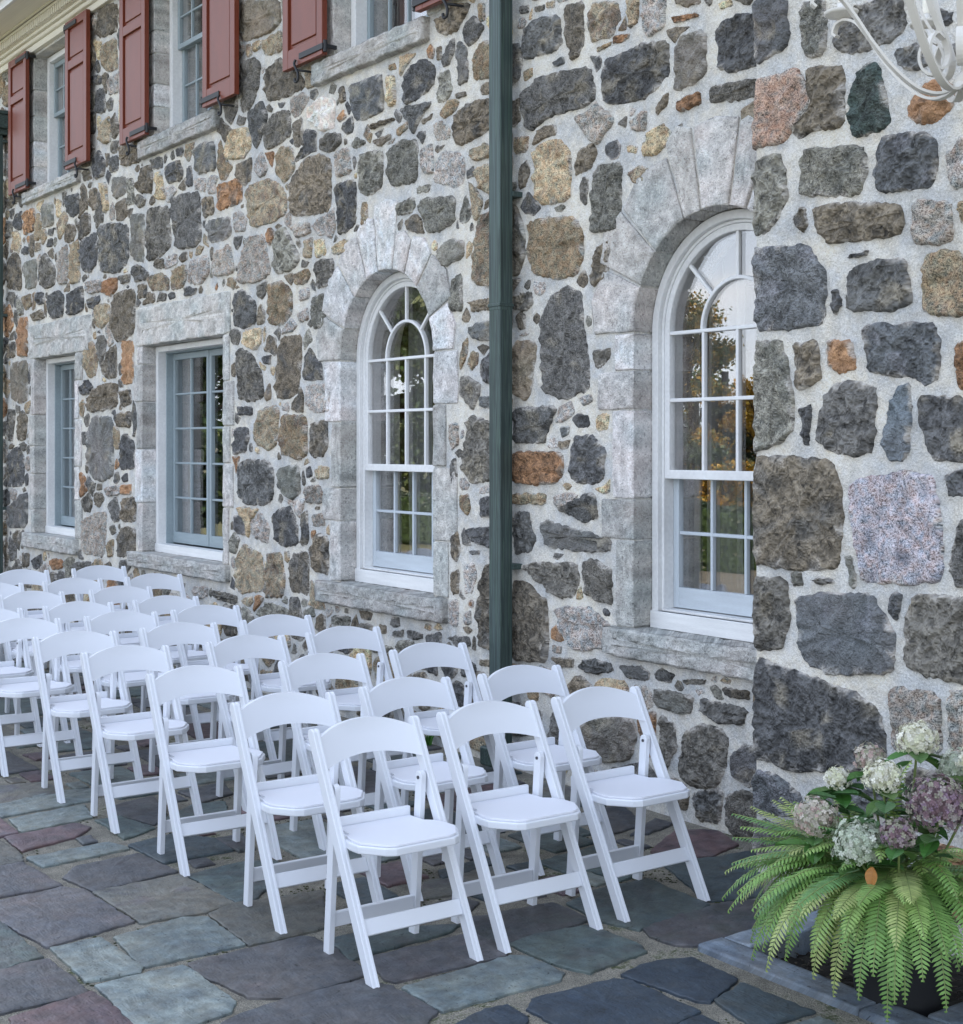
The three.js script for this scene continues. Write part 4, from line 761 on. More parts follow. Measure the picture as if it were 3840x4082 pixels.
function caseWindow(o) {
  const w = group('window', house); w.userData.label = 'grey-blue casement window of two small-paned leaves in white frame';
  const A = (e) => openingPath(inset(o, e));
  mesh('frame', slab(ringShape(openingPath(inset(o, 0.004), 0, THREE.Shape), A(0.050)), -0.18, -0.11), M.white, w);
  mesh('frame_sill', rbox(o.c - o.w + 0.003, o.c + o.w - 0.003, o.y0 + 0.002, o.y0 + 0.07, -0.20, -0.10), M.white, w);
  mesh('liner', slab(ringShape(openingPath(inset(o, 0.012), 0, THREE.Shape), A(0.060)), -0.32, -0.182), M.sashBlue, w);
  const x0 = o.c - o.w + 0.062, x1 = o.c + o.w - 0.062, y0 = o.y0 + 0.077, y1 = o.y1 - 0.063;
  sash(w, M.sashBlue, x0, o.c - 0.006, y0, y1, -0.235, 2, 5, 0.05, 0.09, 0.05); sash(w, M.sashBlue, o.c + 0.006, x1, y0, y1, -0.235, 2, 5, 0.05, 0.09, 0.05);
}
function upWindow(o) {
  const w = group('window', house); w.userData.label = 'grey-blue double-hung sash window between red shutters';
  mesh('frame', slab(ringShape(openingPath(inset(o, 0.004), 0, THREE.Shape), openingPath(inset(o, 0.06))), -0.26, -0.12), M.white, w);
  mesh('frame_sill', rbox(o.c - o.w + 0.003, o.c + o.w - 0.003, o.y0 + 0.002, o.y0 + 0.05, -0.26, -0.09), M.white, w);
  const x0 = o.c - o.w + 0.061, x1 = o.c + o.w - 0.061, my = 5.02;
  sash(w, M.sashBlue, x0, x1, my - 0.015, o.y1 - 0.061, -0.165, 4, 2, 0.045, 0.04, 0.05); sash(w, M.sashBlue, x0, x1, o.y0 + 0.061, my + 0.02, -0.205, 4, 2, 0.045, 0.07, 0.035);
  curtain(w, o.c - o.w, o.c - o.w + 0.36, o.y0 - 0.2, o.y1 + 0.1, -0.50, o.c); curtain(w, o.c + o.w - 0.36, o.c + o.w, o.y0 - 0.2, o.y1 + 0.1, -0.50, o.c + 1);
  for (const side of [-1, 1]) shutter(side < 0 ? o.c - o.w - 0.55 : o.c + o.w + 0.006, side < 0 ? o.c - o.w - 0.006 : o.c + o.w + 0.55, 4.292, 5.645, side);
}
function shutter(x0, x1, y0, y1, side) {
  const s = group('shutter', house), z0 = 0.055, z1 = 0.095, st = 0.075, midY = 5.235;
  for (const [a, b] of [[x0, x0 + st], [x1 - st, x1]]) mesh('stile', rbox(a, b, y0, y1, z0, z1, 0.004), M.shutter, s);
  for (const [a, b] of [[y0, y0 + 0.125], [midY - 0.04, midY + 0.04], [y1 - 0.075, y1]]) mesh('rail', rbox(x0 + st, x1 - st, a, b, z0 + 0.001, z1 - 0.001, 0.004), M.shutter, s);
  for (const [a, b] of [[y0 + 0.125, midY - 0.04], [midY + 0.04, y1 - 0.075]]) { mesh('panel', merge([box(x0 + st, x1 - st, a, b, z0 + 0.006, z0 + 0.018), rbox(x0 + st + 0.028, x1 - st - 0.028, a + 0.03, b - 0.03, z0 + 0.012, z0 + 0.029, 0.006)]), M.shutter, s); }
  const hx = side < 0 ? x1 : x0;
  for (const y of [y0 + 0.05, y1 - 0.05]) {
    mesh('strap_hinge', rbox(side < 0 ? hx - 0.30 : hx - 0.02, side < 0 ? hx + 0.02 : hx + 0.30, y - 0.02, y + 0.02, z1 + 0.001, z1 + 0.009), M.iron, s);
    const g = new THREE.CylinderGeometry(0.014, 0.014, 0.075, 10); g.translate(hx - side * 0.022, y, z1 - 0.012); const k = box(Math.min(hx - side * 0.022, hx - side * 0.022) - 0.008, hx - side * 0.022 + 0.008, y - 0.012, y + 0.012, 0, z1 - 0.02); mesh('pintle', merge([g, k]), M.iron, s);
  }
  const cx = mix(x0, x1, side < 0 ? 0.42 : 0.62), yb = y0 - 0.01;
  mesh('holdback', merge([tube([[cx - 0.02, yb + 0.045, z1 + 0.012], [cx - 0.028, yb + 0.02, z1 + 0.018], [cx - 0.005, yb - 0.02, z1 + 0.016], [cx + 0.018, yb - 0.06, z1 + 0.014], [cx + 0.012, yb - 0.105, z1 + 0.016], [cx - 0.016, yb - 0.105, z1 + 0.018], [cx - 0.02, yb - 0.08, z1 + 0.018]], 0.009, 30), tube([[cx, yb - 0.03, z1 + 0.014], [cx + 0.03, yb - 0.035, 0.06], [cx + 0.05, yb - 0.04, 0.0]], 0.008, 10)]), M.iron, s);
}
for (const o of OPEN) ({ arch: archWindow, case: caseWindow, up: upWindow })[o.t](o);

// ---------------------------------------------------------------- cornice, roof, back of the house, rooms
{
  const c = group('cornice', house), x0 = -18, x1 = 1.5;
  mesh('bed_moulding', merge([rbox(x0, x1, 5.63, 5.69, -0.02, 0.045), rbox(x0, x1, 5.692, 5.735, -0.02, 0.075, 0.012), rbox(x0, x1, 5.737, 5.765, -0.02, 0.10), rbox(x0, x1, 5.835, 5.86, -0.02, 0.165, 0.008)]), M.cream, c);
  mesh('dentil_backing', box(x0, x1, 5.765, 5.835, -0.02, 0.118), M.cream, c);
  const d = rbox(-0.018, 0.018, 5.7655, 5.8345, 0.1185, 0.155, 0.003);
  for (let x = -16.2; x < -2; x += 0.058) mesh('dentil', d, M.cream, c).position.x = x;
  mesh('soffit', merge([box(x0, x1, 5.875, 5.90, -0.02, 0.46), rbox(x0, x1, 5.862, 5.895, 0.165, 0.19, 0.006)]), M.cream, c);
  mesh('crown_moulding', merge([rbox(x0, x1, 5.850, 5.99, 0.46, 0.49), rbox(x0, x1, 5.93, 6.03, 0.49, 0.53, 0.015), rbox(x0, x1, 5.98, 6.07, 0.53, 0.58, 0.015)]), M.white, c);
  const roof = new THREE.Shape(); roof.moveTo(0.62, 6.05); roof.lineTo(-4.2, 9.6); roof.lineTo(-9.0, 6.05); roof.lineTo(-9.0, 5.96); roof.lineTo(0.60, 5.96); roof.closePath();
  const rg = new THREE.ExtrudeGeometry(roof, { depth: 20.6, bevelEnabled: false }); rg.rotateY(-Math.PI / 2); rg.scale(1, 1, -1); rg.rotateY(0); 
  // shape x becomes world z, extrusion runs along world x
  const p = rg.attributes.position; for (let i = 0; i < p.count; i++) { const X = p.getX(i), Z = p.getZ(i); p.setXYZ(i, X + 2, p.getY(i), -Z); } rg.computeVertexNormals();
  mesh('roof', rg, M.roof, house);
  mesh('outer_wall', merge([box(-18, 1.5, -0.15, 5.95, -8.45, -8.0), box(-18, -17.55, -0.15, 5.95, -7.99, -0.46), box(1.05, 1.5, -0.15, 5.95, -7.99, -0.46)]), M.mortar, house);
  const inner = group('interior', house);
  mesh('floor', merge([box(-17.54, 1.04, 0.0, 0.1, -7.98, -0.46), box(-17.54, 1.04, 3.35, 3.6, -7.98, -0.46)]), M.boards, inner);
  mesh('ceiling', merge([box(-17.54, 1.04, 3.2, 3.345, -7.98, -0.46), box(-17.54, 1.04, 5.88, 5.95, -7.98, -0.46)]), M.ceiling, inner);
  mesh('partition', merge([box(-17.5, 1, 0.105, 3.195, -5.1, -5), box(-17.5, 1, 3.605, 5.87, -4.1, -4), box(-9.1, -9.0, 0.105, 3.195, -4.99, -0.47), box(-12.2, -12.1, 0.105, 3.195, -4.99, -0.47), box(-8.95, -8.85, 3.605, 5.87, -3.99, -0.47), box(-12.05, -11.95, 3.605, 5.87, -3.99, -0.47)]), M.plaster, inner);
}
// downspouts of weathered copper
function downspout(x, top, bottom, headY) {
  const d = group('downspout', house), w = 0.052, z0 = 0.055, z1 = 0.145;
  const cuts = [top, 2.50, bottom];
  for (let i = 0; i < 2; i++) mesh('pipe', rbox(x - w + i * 0.001, x + w - i * 0.001, cuts[i + 1] + (i ? 0 : -0.03), cuts[i], z0 + i * 0.001, z1 - i * 0.001, 0.010), M.patina, d);
  mesh('joint', rbox(x - w - 0.004, x + w + 0.004, 2.494, 2.512, z0 - 0.003, z1 + 0.004, 0.004), M.patina, d);
  for (const y of [4.9, 3.1, 1.1]) mesh('bracket', rbox(x - w - 0.012, x + w + 0.012, y - 0.015, y + 0.015, 0.0, z0 + 0.01), M.patina, d);
  mesh('shoe', rbox(x - w, x + w, bottom - 0.10, bottom + 0.002, z0 + 0.03, z1 + 0.06, 0.012), M.patina, d);
  if (headY) {
    const s = [[0, 0.0, 0.06], [0.0, 0.06, 0.09], [0.06, 0.20, 0.14], [0.2, 0.235, 0.16]];
    mesh('leader_head', merge(s.map(([a, b, k]) => rbox(x - k, x + k, headY + a, headY + b, 0.02, 0.06 + k * 1.35, 0.008))), M.patina, d);
  }
}
downspout(-6.13, 5.85, 0.14); downspout(-14.86, 4.98, 0.14, 4.96);

// ---------------------------------------------------------------- the projecting wing on the right
const WZ = 0.34, WX = -4.053;
const wing = thing('stone_wing', 'projecting wing of large dark fieldstones in pale mortar behind the fern arrangement', 'wall', [WX, 0, 0]);
{
  const g = box(0, 5.2, -0.15, 5.62, 0.009, WZ); const p = g.attributes.position, u = g.attributes.uv, nn = g.attributes.normal;
  for (let i = 0; i < p.count; i++) u.setXY(i, Math.abs(nn.getX(i)) > 0.5 ? p.getZ(i) : p.getX(i) * 1, p.getY(i));
  mesh('mortar_wall', g, M.mortar, wing);
  const wb = new Blockers();
  for (const row of WING_STONES) {
    const P = grow(pairs(row), 0.010).map(([x, y]) => [Math.max(x - WX, -0.004 - 0.014 * (0.5 + 0.5 * Math.sin(y * 7.3))), y]), o = addStone(wing, 'stone', row[0], P, { proud: 0.012, jag: 0.006, rough: 0.018 });
    o.position.z = WZ; wb.add(P);
  }
  const tiers = [[0.30, 900, 0.035, 1.5], [0.22, 1500, 0.032, 1.5], [0.15, 2500, 0.03, 1.5], [0.09, 4000, 0.028, 1.6], [0.05, 2500, 0.028, 1.8], [0.028, 900, 0.026, 2.2]];
  const list = fill(wb, [0.01, 5.1, 0.02, 5.6], tiers, 5), small = [];
  for (const [k, P, s] of list) { if (s > 0.03) addStone(wing, 'stone', k, P).position.z = WZ; else { const q = stoneGeometry(P, k, stoneSeed++, { step: 0.02 }); q.translate(0, 0, WZ); small.push(q); } }
  if (small.length) mesh('small_stones', merge(small), M.basalt, wing).userData.kind = 'stuff';
  // corner return, facing the arched window
  const rb = new Blockers();
  for (const [k, P] of fill(rb, [0.012, 0.33, 0.05, 5.6], [[0.13, 300, 0.03, 1.1], [0.07, 400, 0.025, 1.3]], 9)) { const o = addStone(wing, 'stone', k, P); o.rotation.y = -Math.PI / 2; o.position.set(0, 0, 0); }
}

// ---------------------------------------------------------------- terrace and ground
const struct = (name, g, m) => { const o = mesh(name, g, m, scene); o.userData.kind = 'structure'; return o; };
function groundY(x, z) { return -0.135 - 0.085 * clamp(Math.max(z - 11, -x - 32), 0, 130); }   // the lawn falls away beyond the terrace
{
  const lawn = new THREE.PlaneGeometry(700, 700, 140, 140); lawn.rotateX(-Math.PI / 2); lawn.translate(-60, 0, 0);
  { const p = lawn.attributes.position; for (let i = 0; i < p.count; i++) { const z = p.getZ(i); p.setY(i, groundY(p.getX(i), z)); } lawn.computeVertexNormals(); }
  const u = lawn.attributes.uv; for (let i = 0; i < u.count; i++) u.setXY(i, u.getX(i) * 350, u.getY(i) * 350);
  struct('lawn', lawn, std({ color: new THREE.Color().setRGB(0.16, 0.165, 0.075), map: tx.mortar, roughness: 0.95 }));
}
const terrace = new THREE.Group(); terrace.name = 'terrace'; terrace.userData.kind = 'structure'; scene.add(terrace);
const BED = { x0: -3.433, x1: -2.707, z0: 0.35, z1: 1.04 };
{
  const s = new THREE.Shape(); s.moveTo(-20, 0.4); s.lineTo(4, 0.4); s.lineTo(4, -9.5); s.lineTo(-20, -9.5); s.closePath();
  const h = new THREE.Path(); h.moveTo(BED.x0 - 0.02, -BED.z0 + 0.1); h.lineTo(BED.x1 + 0.02, -BED.z0 + 0.1); h.lineTo(BED.x1 + 0.02, -BED.z1 - 0.02); h.lineTo(BED.x0 - 0.02, -BED.z1 - 0.02); h.closePath(); s.holes.push(h);
  const g = new THREE.ExtrudeGeometry(s, { depth: 0.12, bevelEnabled: false }); g.rotateX(-Math.PI / 2); g.translate(0, -0.124, 0);
  mesh('joint_bed', g, M.grout, terrace);
  const fb = new Blockers();
  fb.add(rect(BED.x0 - 0.14, BED.x1 + 0.14, -BED.z1 - 0.14, -0.3)); fb.add(rect(-4.06, 4, -0.345, 0.4)); fb.add(rect(-20, 4, -0.02, 0.4));
  const flag = { clean: true, proud: 0.007, rough: 0.0025, jag: 0.0042, cut: 0.02, tilt: 0.006, step: 0.022, ease: 0.003, lip: 0.003, back: -0.02 };
  const lay = (k, P) => { const g2 = stoneGeometry(P, k, stoneSeed++, flag); g2.rotateX(-Math.PI / 2); mesh('flagstone', g2, M.slate, terrace); };
  for (const row of FLAGSTONES) { let P = pairs(row).map(([x, z]) => [x, -z]); const mx = P.reduce((a, p) => a + p[0], 0) / P.length, my = P.reduce((a, p) => a + p[1], 0) / P.length; P = P.map(([x, y]) => { const d = Math.hypot(x - mx, y - my); return [x + (x - mx) / d * 0.016, y + (y - my) / d * 0.016]; }); lay(row[0], P); fb.add(P); }
  const r = rng(321), kinds = ['V', 'V', 'S', 'S', 'T', 'B', 'L', 'P', 'R', 'B'];
  for (const [w, tries, gap] of [[0.62, 3500, 0.010], [0.45, 7000, 0.010], [0.32, 10000, 0.010], [0.21, 10000, 0.010], [0.13, 9000, 0.010]]) for (let i = 0; i < tries; i++) {
    const x = mix(-15, 1.2, r()), z = mix(0.05, 5.5, r()), a = w * mix(0.8, 1.25, r()) / 2, b = w * mix(0.5, 0.85, r()) / 2, j = () => (r() - 0.5) * w * 0.10;
    const q = [[x - a + j(), -z - b + j()], [x + a + j(), -z - b + j()], [x + a + j(), -z + b + j()], [x - a + j(), -z + b + j()]];
    if (z - b < 0.03 || !fb.free(q, gap)) continue;
    fb.add(q); lay(kinds[Math.floor(r() * kinds.length)], q);
  }
  // moss and grit in the joints
  const blobG = new THREE.IcosahedronGeometry(1, 1), pts = [];
  for (let i = 0; i < 26000 && pts.length < 5200; i++) {
    const near = r() < 0.7, x = near ? mix(-6.5, -2.0, r()) : mix(-11, -2, r()), z = near ? mix(0.3, 3.6, r()) : mix(0.1, 4, r());
    if (fbm(x * 2.6, z * 2.6, 9.5, 3) < 0.2) continue;
    let hit = x > BED.x0 - 0.16 && x < BED.x1 + 0.16 && z < BED.z1 + 0.16; for (const q of fb.list) if (!hit && inside(x, -z, q.P)) hit = true;
    if (!hit) pts.push([x, z]);
  }
  const inst = new THREE.InstancedMesh(blobG, std({ color: 0xffffff, roughness: 1 }), pts.length), m4 = new THREE.Matrix4(), col = new THREE.Color();
  pts.forEach(([x, z], i) => { const s = mix(0.002, 0.0055, r()); m4.compose(new THREE.Vector3(x, -0.003, z), new THREE.Quaternion().setFromEuler(new THREE.Euler(0, r() * 6, 0)), new THREE.Vector3(s * 1.3, s * 0.55, s)); inst.setMatrixAt(i, m4); const q = r(); col.setRGB(mix(0.018, 0.05, q), mix(0.022, 0.055, q), mix(0.010, 0.02, q)); inst.setColorAt(i, col); });
  inst.name = 'joint_moss'; inst.userData.kind = 'stuff'; inst.castShadow = inst.receiveShadow = true; terrace.add(inst);
}

// ---------------------------------------------------------------- planting bed with its stone kerb
const bed = thing('planting_bed', 'square planting bed of dark soil edged with grey stone kerb strips', 'planting bed', [-3.07, 0, 0.7]);
{
  const ox = -3.07, oz = 0.7, k = { clean: true, proud: 0.020, rough: 0.002, jag: 0.0025, cut: 0.02, tilt: 0, step: 0.05, ease: 0.005, lip: 0.014, back: -0.10 };
  KIND.k = { c: [[128, 138, 148], [122, 132, 143]], p: [112, 120, 130], m: 'kerb' };
  const strips = [rect(BED.x0 - 0.125, BED.x0, -BED.z1 + 0.003, -0.352), rect(BED.x0 - 0.125, -2.86, -BED.z1 - 0.125, -BED.z1), rect(-2.856, BED.x1 + 0.125, -BED.z1 - 0.125, -BED.z1), rect(BED.x1, BED.x1 + 0.125, -BED.z1 + 0.003, -0.352)];
  for (const P of strips) { const g = stoneGeometry(P, 'k', stoneSeed++, k); g.rotateX(-Math.PI / 2); g.translate(-ox, 0, -oz); mesh('kerb_stone', g, M.kerb, bed); }
  const n = 70, g = new THREE.PlaneGeometry(BED.x1 - BED.x0 + 0.02, BED.z1 - BED.z0 + 0.02, n, n); g.rotateX(-Math.PI / 2); const p = g.attributes.position, c = [];
  for (let i = 0; i < p.count; i++) { const x = p.getX(i), z = p.getZ(i), h = fbm(x * 16, z * 16, 2, 4); p.setY(i, -0.06 + 0.02 * h); const v = mix(0.006, 0.017, clamp(0.5 + h)); c.push(v * 1.15, v, v * 0.8); }
  g.setAttribute('color', new THREE.Float32BufferAttribute(c, 3)); g.translate((BED.x0 + BED.x1) / 2 - ox, 0, (BED.z0 + BED.z1) / 2 - oz); g.computeVertexNormals(); mesh('soil', g, M.soil, bed);
  const r = rng(61), chips = []; for (let i = 0; i < 420; i++) { const q = new THREE.BoxGeometry(mix(0.006, 0.026, r()), 0.003, mix(0.003, 0.009, r())); q.rotateX((r() - 0.5) * 0.9); q.rotateY(r() * 6); q.translate(mix(BED.x0, BED.x1, r()) - ox, -0.05 + 0.012 * r(), mix(0.4, BED.z1, r()) - oz); const v = mix(0.012, 0.07, r() * r()), cc = []; for (let a = 0; a < q.attributes.position.count; a++) cc.push(v * 1.2, v, v * 0.75); q.setAttribute('color', new THREE.Float32BufferAttribute(cc, 3)); chips.push(q); }
  mesh('bark_chips', merge(chips), M.soil, bed).userData.kind = 'stuff';
}

// ---------------------------------------------------------------- folding chairs
function bar(pts, z0, z1, bevel = 0.0025) { const s = new THREE.Shape(pts.map((p) => new THREE.Vector2(...p))); const g = new THREE.ExtrudeGeometry(s, { depth: z1 - z0 - 2 * bevel, bevelEnabled: true, bevelThickness: bevel, bevelSize: bevel, bevelOffset: -bevel, bevelSegments: 2, curveSegments: 8 }); g.translate(0, 0, z0 + bevel); return g; }
function leaning(xb, yb, xt, yt, hw, cap = true) {             // side view of a leg: level foot, rounded top
  const dx = xt - xb, dy = yt - yb, L = Math.hypot(dx, dy), nx = -dy / L, ny = dx / L, k = hw * L / dy, out = [[xb + k, yb]];
  if (cap) for (let i = 0; i <= 8; i++) { const a = Math.PI * i / 8, c = Math.cos(a), s = Math.sin(a); out.push([xt - nx * hw * c + dx / L * hw * s, yt - ny * hw * c + dy / L * hw * s]); }
  out.push([xb - k, yb]); return out;
}
function makeChair() {
  const t = thing('folding_chair', '', 'chair');
  const post = (q) => merge([bar(leaning(0, 0, -0.392, 0.745, 0.0205), q - 0.014, q - 0.003), bar(leaning(0, 0, -0.392, 0.745, 0.0185), q - 0.004, q + 0.004, 0.001), bar(leaning(0, 0, -0.392, 0.745, 0.0205), q + 0.003, q + 0.014)]);
  for (const z of [0.205, -0.205]) mesh('back_post', post(z), M.resin, t);
  const rear = (q) => bar(leaning(-0.345, 0, -0.298, 0.570, 0.019), q - 0.011, q + 0.011);
  for (const z of [0.174, -0.174]) { const l = mesh('rear_leg', rear(z), M.resin, t); const g = new THREE.CylinderGeometry(0.006, 0.006, 0.03, 10); g.rotateX(Math.PI / 2); g.translate(-0.298, 0.566, z); mesh('pivot_bolt', g, M.bolt, l); }
  const onPost = (y) => -0.392 * y / 0.745, onRear = (y) => mix(-0.345, -0.298, y / 0.570);
  { const g = rbox(-0.010, 0.010, -0.027, 0.027, -0.192, 0.192, 0.004); g.rotateZ(0.484); g.translate(onPost(0.158), 0.158, 0); mesh('front_rail', g, M.resin, t); }
  { const g = rbox(-0.009, 0.009, -0.026, 0.026, -0.164, 0.164, 0.004); g.rotateZ(-0.08); g.translate(onRear(0.115), 0.115, 0); mesh('rear_rail', g, M.resin, t); }
  { // backrest: an arched, slightly hollow band
    const n = 20, m = 4, pos = [], idx = [], th = 0.008, at = (i, j, f) => { const u = i / n * 2 - 1, z = u * 0.193, a = 1 - u * u, y = mix(0.636 + 0.030 * a, 0.735 + 0.044 * a, j / m); return [-0.392 * Math.min(y, 0.76) / 0.745 - 0.028 * a + (f ? th : -th) + 0.010, y, z]; };
    for (const f of [1, 0]) for (let j = 0; j <= m; j++) for (let i = 0; i <= n; i++) pos.push(...at(i, j, f));
    const K = (n + 1) * (m + 1), id = (f, i, j) => (f ? 0 : K) + j * (n + 1) + i;
    for (let j = 0; j < m; j++) for (let i = 0; i < n; i++) { idx.push(id(1, i, j), id(1, i, j + 1), id(1, i + 1, j + 1), id(1, i, j), id(1, i + 1, j + 1), id(1, i + 1, j)); idx.push(id(0, i, j), id(0, i + 1, j + 1), id(0, i, j + 1), id(0, i, j), id(0, i + 1, j), id(0, i + 1, j + 1)); }
    for (let i = 0; i < n; i++) { idx.push(id(1, i, m), id(0, i, m), id(0, i + 1, m), id(1, i, m), id(0, i + 1, m), id(1, i + 1, m)); idx.push(id(1, i, 0), id(0, i + 1, 0), id(0, i, 0), id(1, i, 0), id(1, i + 1, 0), id(0, i + 1, 0)); }
    let g = new THREE.BufferGeometry(); g.setAttribute('position', new THREE.Float32BufferAttribute(pos, 3)); g.setIndex(idx); g = g.toNonIndexed(); g.computeVertexNormals();
    // smooth the broad faces only
    const p = g.attributes.position, nr = g.attributes.normal, acc = new Map(); for (let i = 0; i < p.count; i++) if (Math.abs(nr.getX(i)) > 0.6) { const k = `${p.getX(i).toFixed(4)},${p.getY(i).toFixed(4)},${p.getZ(i).toFixed(4)},${nr.getX(i) > 0}`; const v = acc.get(k) ?? new THREE.Vector3(); v.add(new THREE.Vector3(nr.getX(i), nr.getY(i), nr.getZ(i))); acc.set(k, v); }
    for (let i = 0; i < p.count; i++) if (Math.abs(nr.getX(i)) > 0.6) { const k = `${p.getX(i).toFixed(4)},${p.getY(i).toFixed(4)},${p.getZ(i).toFixed(4)},${nr.getX(i) > 0}`, v = acc.get(k).clone().normalize(); nr.setXYZ(i, v.x, v.y, v.z); }
    mesh('backrest', g, M.resin, t);
  }
  { // seat: moulded tray, inset pad, low rear rail
    const plan = (e, z) => { const s = new THREE.Shape(), q = [[-0.350 + e, 0.160 - e], [-0.245, 0.160 - e], [-0.215, 0.188 - e], [-0.16, 0.200 - e], [-0.105, 0.200 - e], [-0.015 - e * 0.5, 0.145 - e], [0.004 - e, 0.115 - e]]; q.forEach(([x, y], i) => i ? s.lineTo(x, y) : s.moveTo(x, y)); q.slice().reverse().forEach(([x, y]) => s.lineTo(x, -y)); s.closePath(); return s; };
    const lay = (e, y0, y1, b) => { const g = new THREE.ExtrudeGeometry(plan(e), { depth: y1 - y0 - 2 * b, bevelEnabled: true, bevelThickness: b, bevelSize: b, bevelOffset: -b, bevelSegments: 3, curveSegments: 4 }); g.rotateX(-Math.PI / 2); g.translate(0, y0 + b, 0); return g; };
    const tilt = (g) => { g.translate(0.17, -0.42, 0); g.rotateZ(0.03); g.translate(-0.17, 0.42, 0); return g; };
    const seat = mesh('seat', tilt(merge([lay(0, 0.397, 0.424, 0.005)])), M.resin, t);
    mesh('seat_pad', tilt(lay(0.010, 0.4245, 0.4325, 0.002)), M.pad, seat);
    mesh('seat_rail', tilt(rbox(-0.362, -0.343, 0.392, 0.462, -0.160, 0.160, 0.004)), M.resin, seat);
  }
  return t;
}
const ROWS = [[-3.92, [2.052, 1.52, 0.976]], [-4.55, [2.055, 1.46, 0.88]], [-5.38, [2.05, 1.41, 0.80]], [-6.16, [2.04, 1.39, 0.83]], [-6.84, [2.05, 1.47, 0.87]], [-7.53, [2.10, 1.52, 0.98]], [-8.18, [2.11, 1.54, 0.96]], [-8.97, [2.13, 1.56, 0.96]], [-9.74, [2.14, 1.60, 1.01, 0.40]], [-10.66, [2.2, 1.65, 1.08, 0.47]]];
const ORD = ['front', 'second', 'third', 'fourth', 'fifth', 'sixth', 'seventh', 'eighth', 'ninth', 'last'], PLACE = ['at its outer end, farthest from the stone wall', 'second from its outer end', 'third from its outer end', 'at its inner end, closest to the stone wall'];
{
  const r = rng(12), first = makeChair(); let used = false;
  ROWS.forEach(([x, zs], i) => zs.forEach((z, k) => {
    const c = used ? first.clone() : first; if (used) { c.name = numbered('folding_chair'); scene.add(c); } used = true;
    c.position.set(x + (i ? (r() - 0.5) * 0.03 : 0), 0.007, z); c.rotation.y = (r() - 0.5) * (i ? 0.07 : 0.03);
    c.userData = { label: `white folding chair in the ${ORD[i]} row, ${PLACE[k]}`, category: 'chair', group: 'white folding chairs set in rows' };
  }));
}

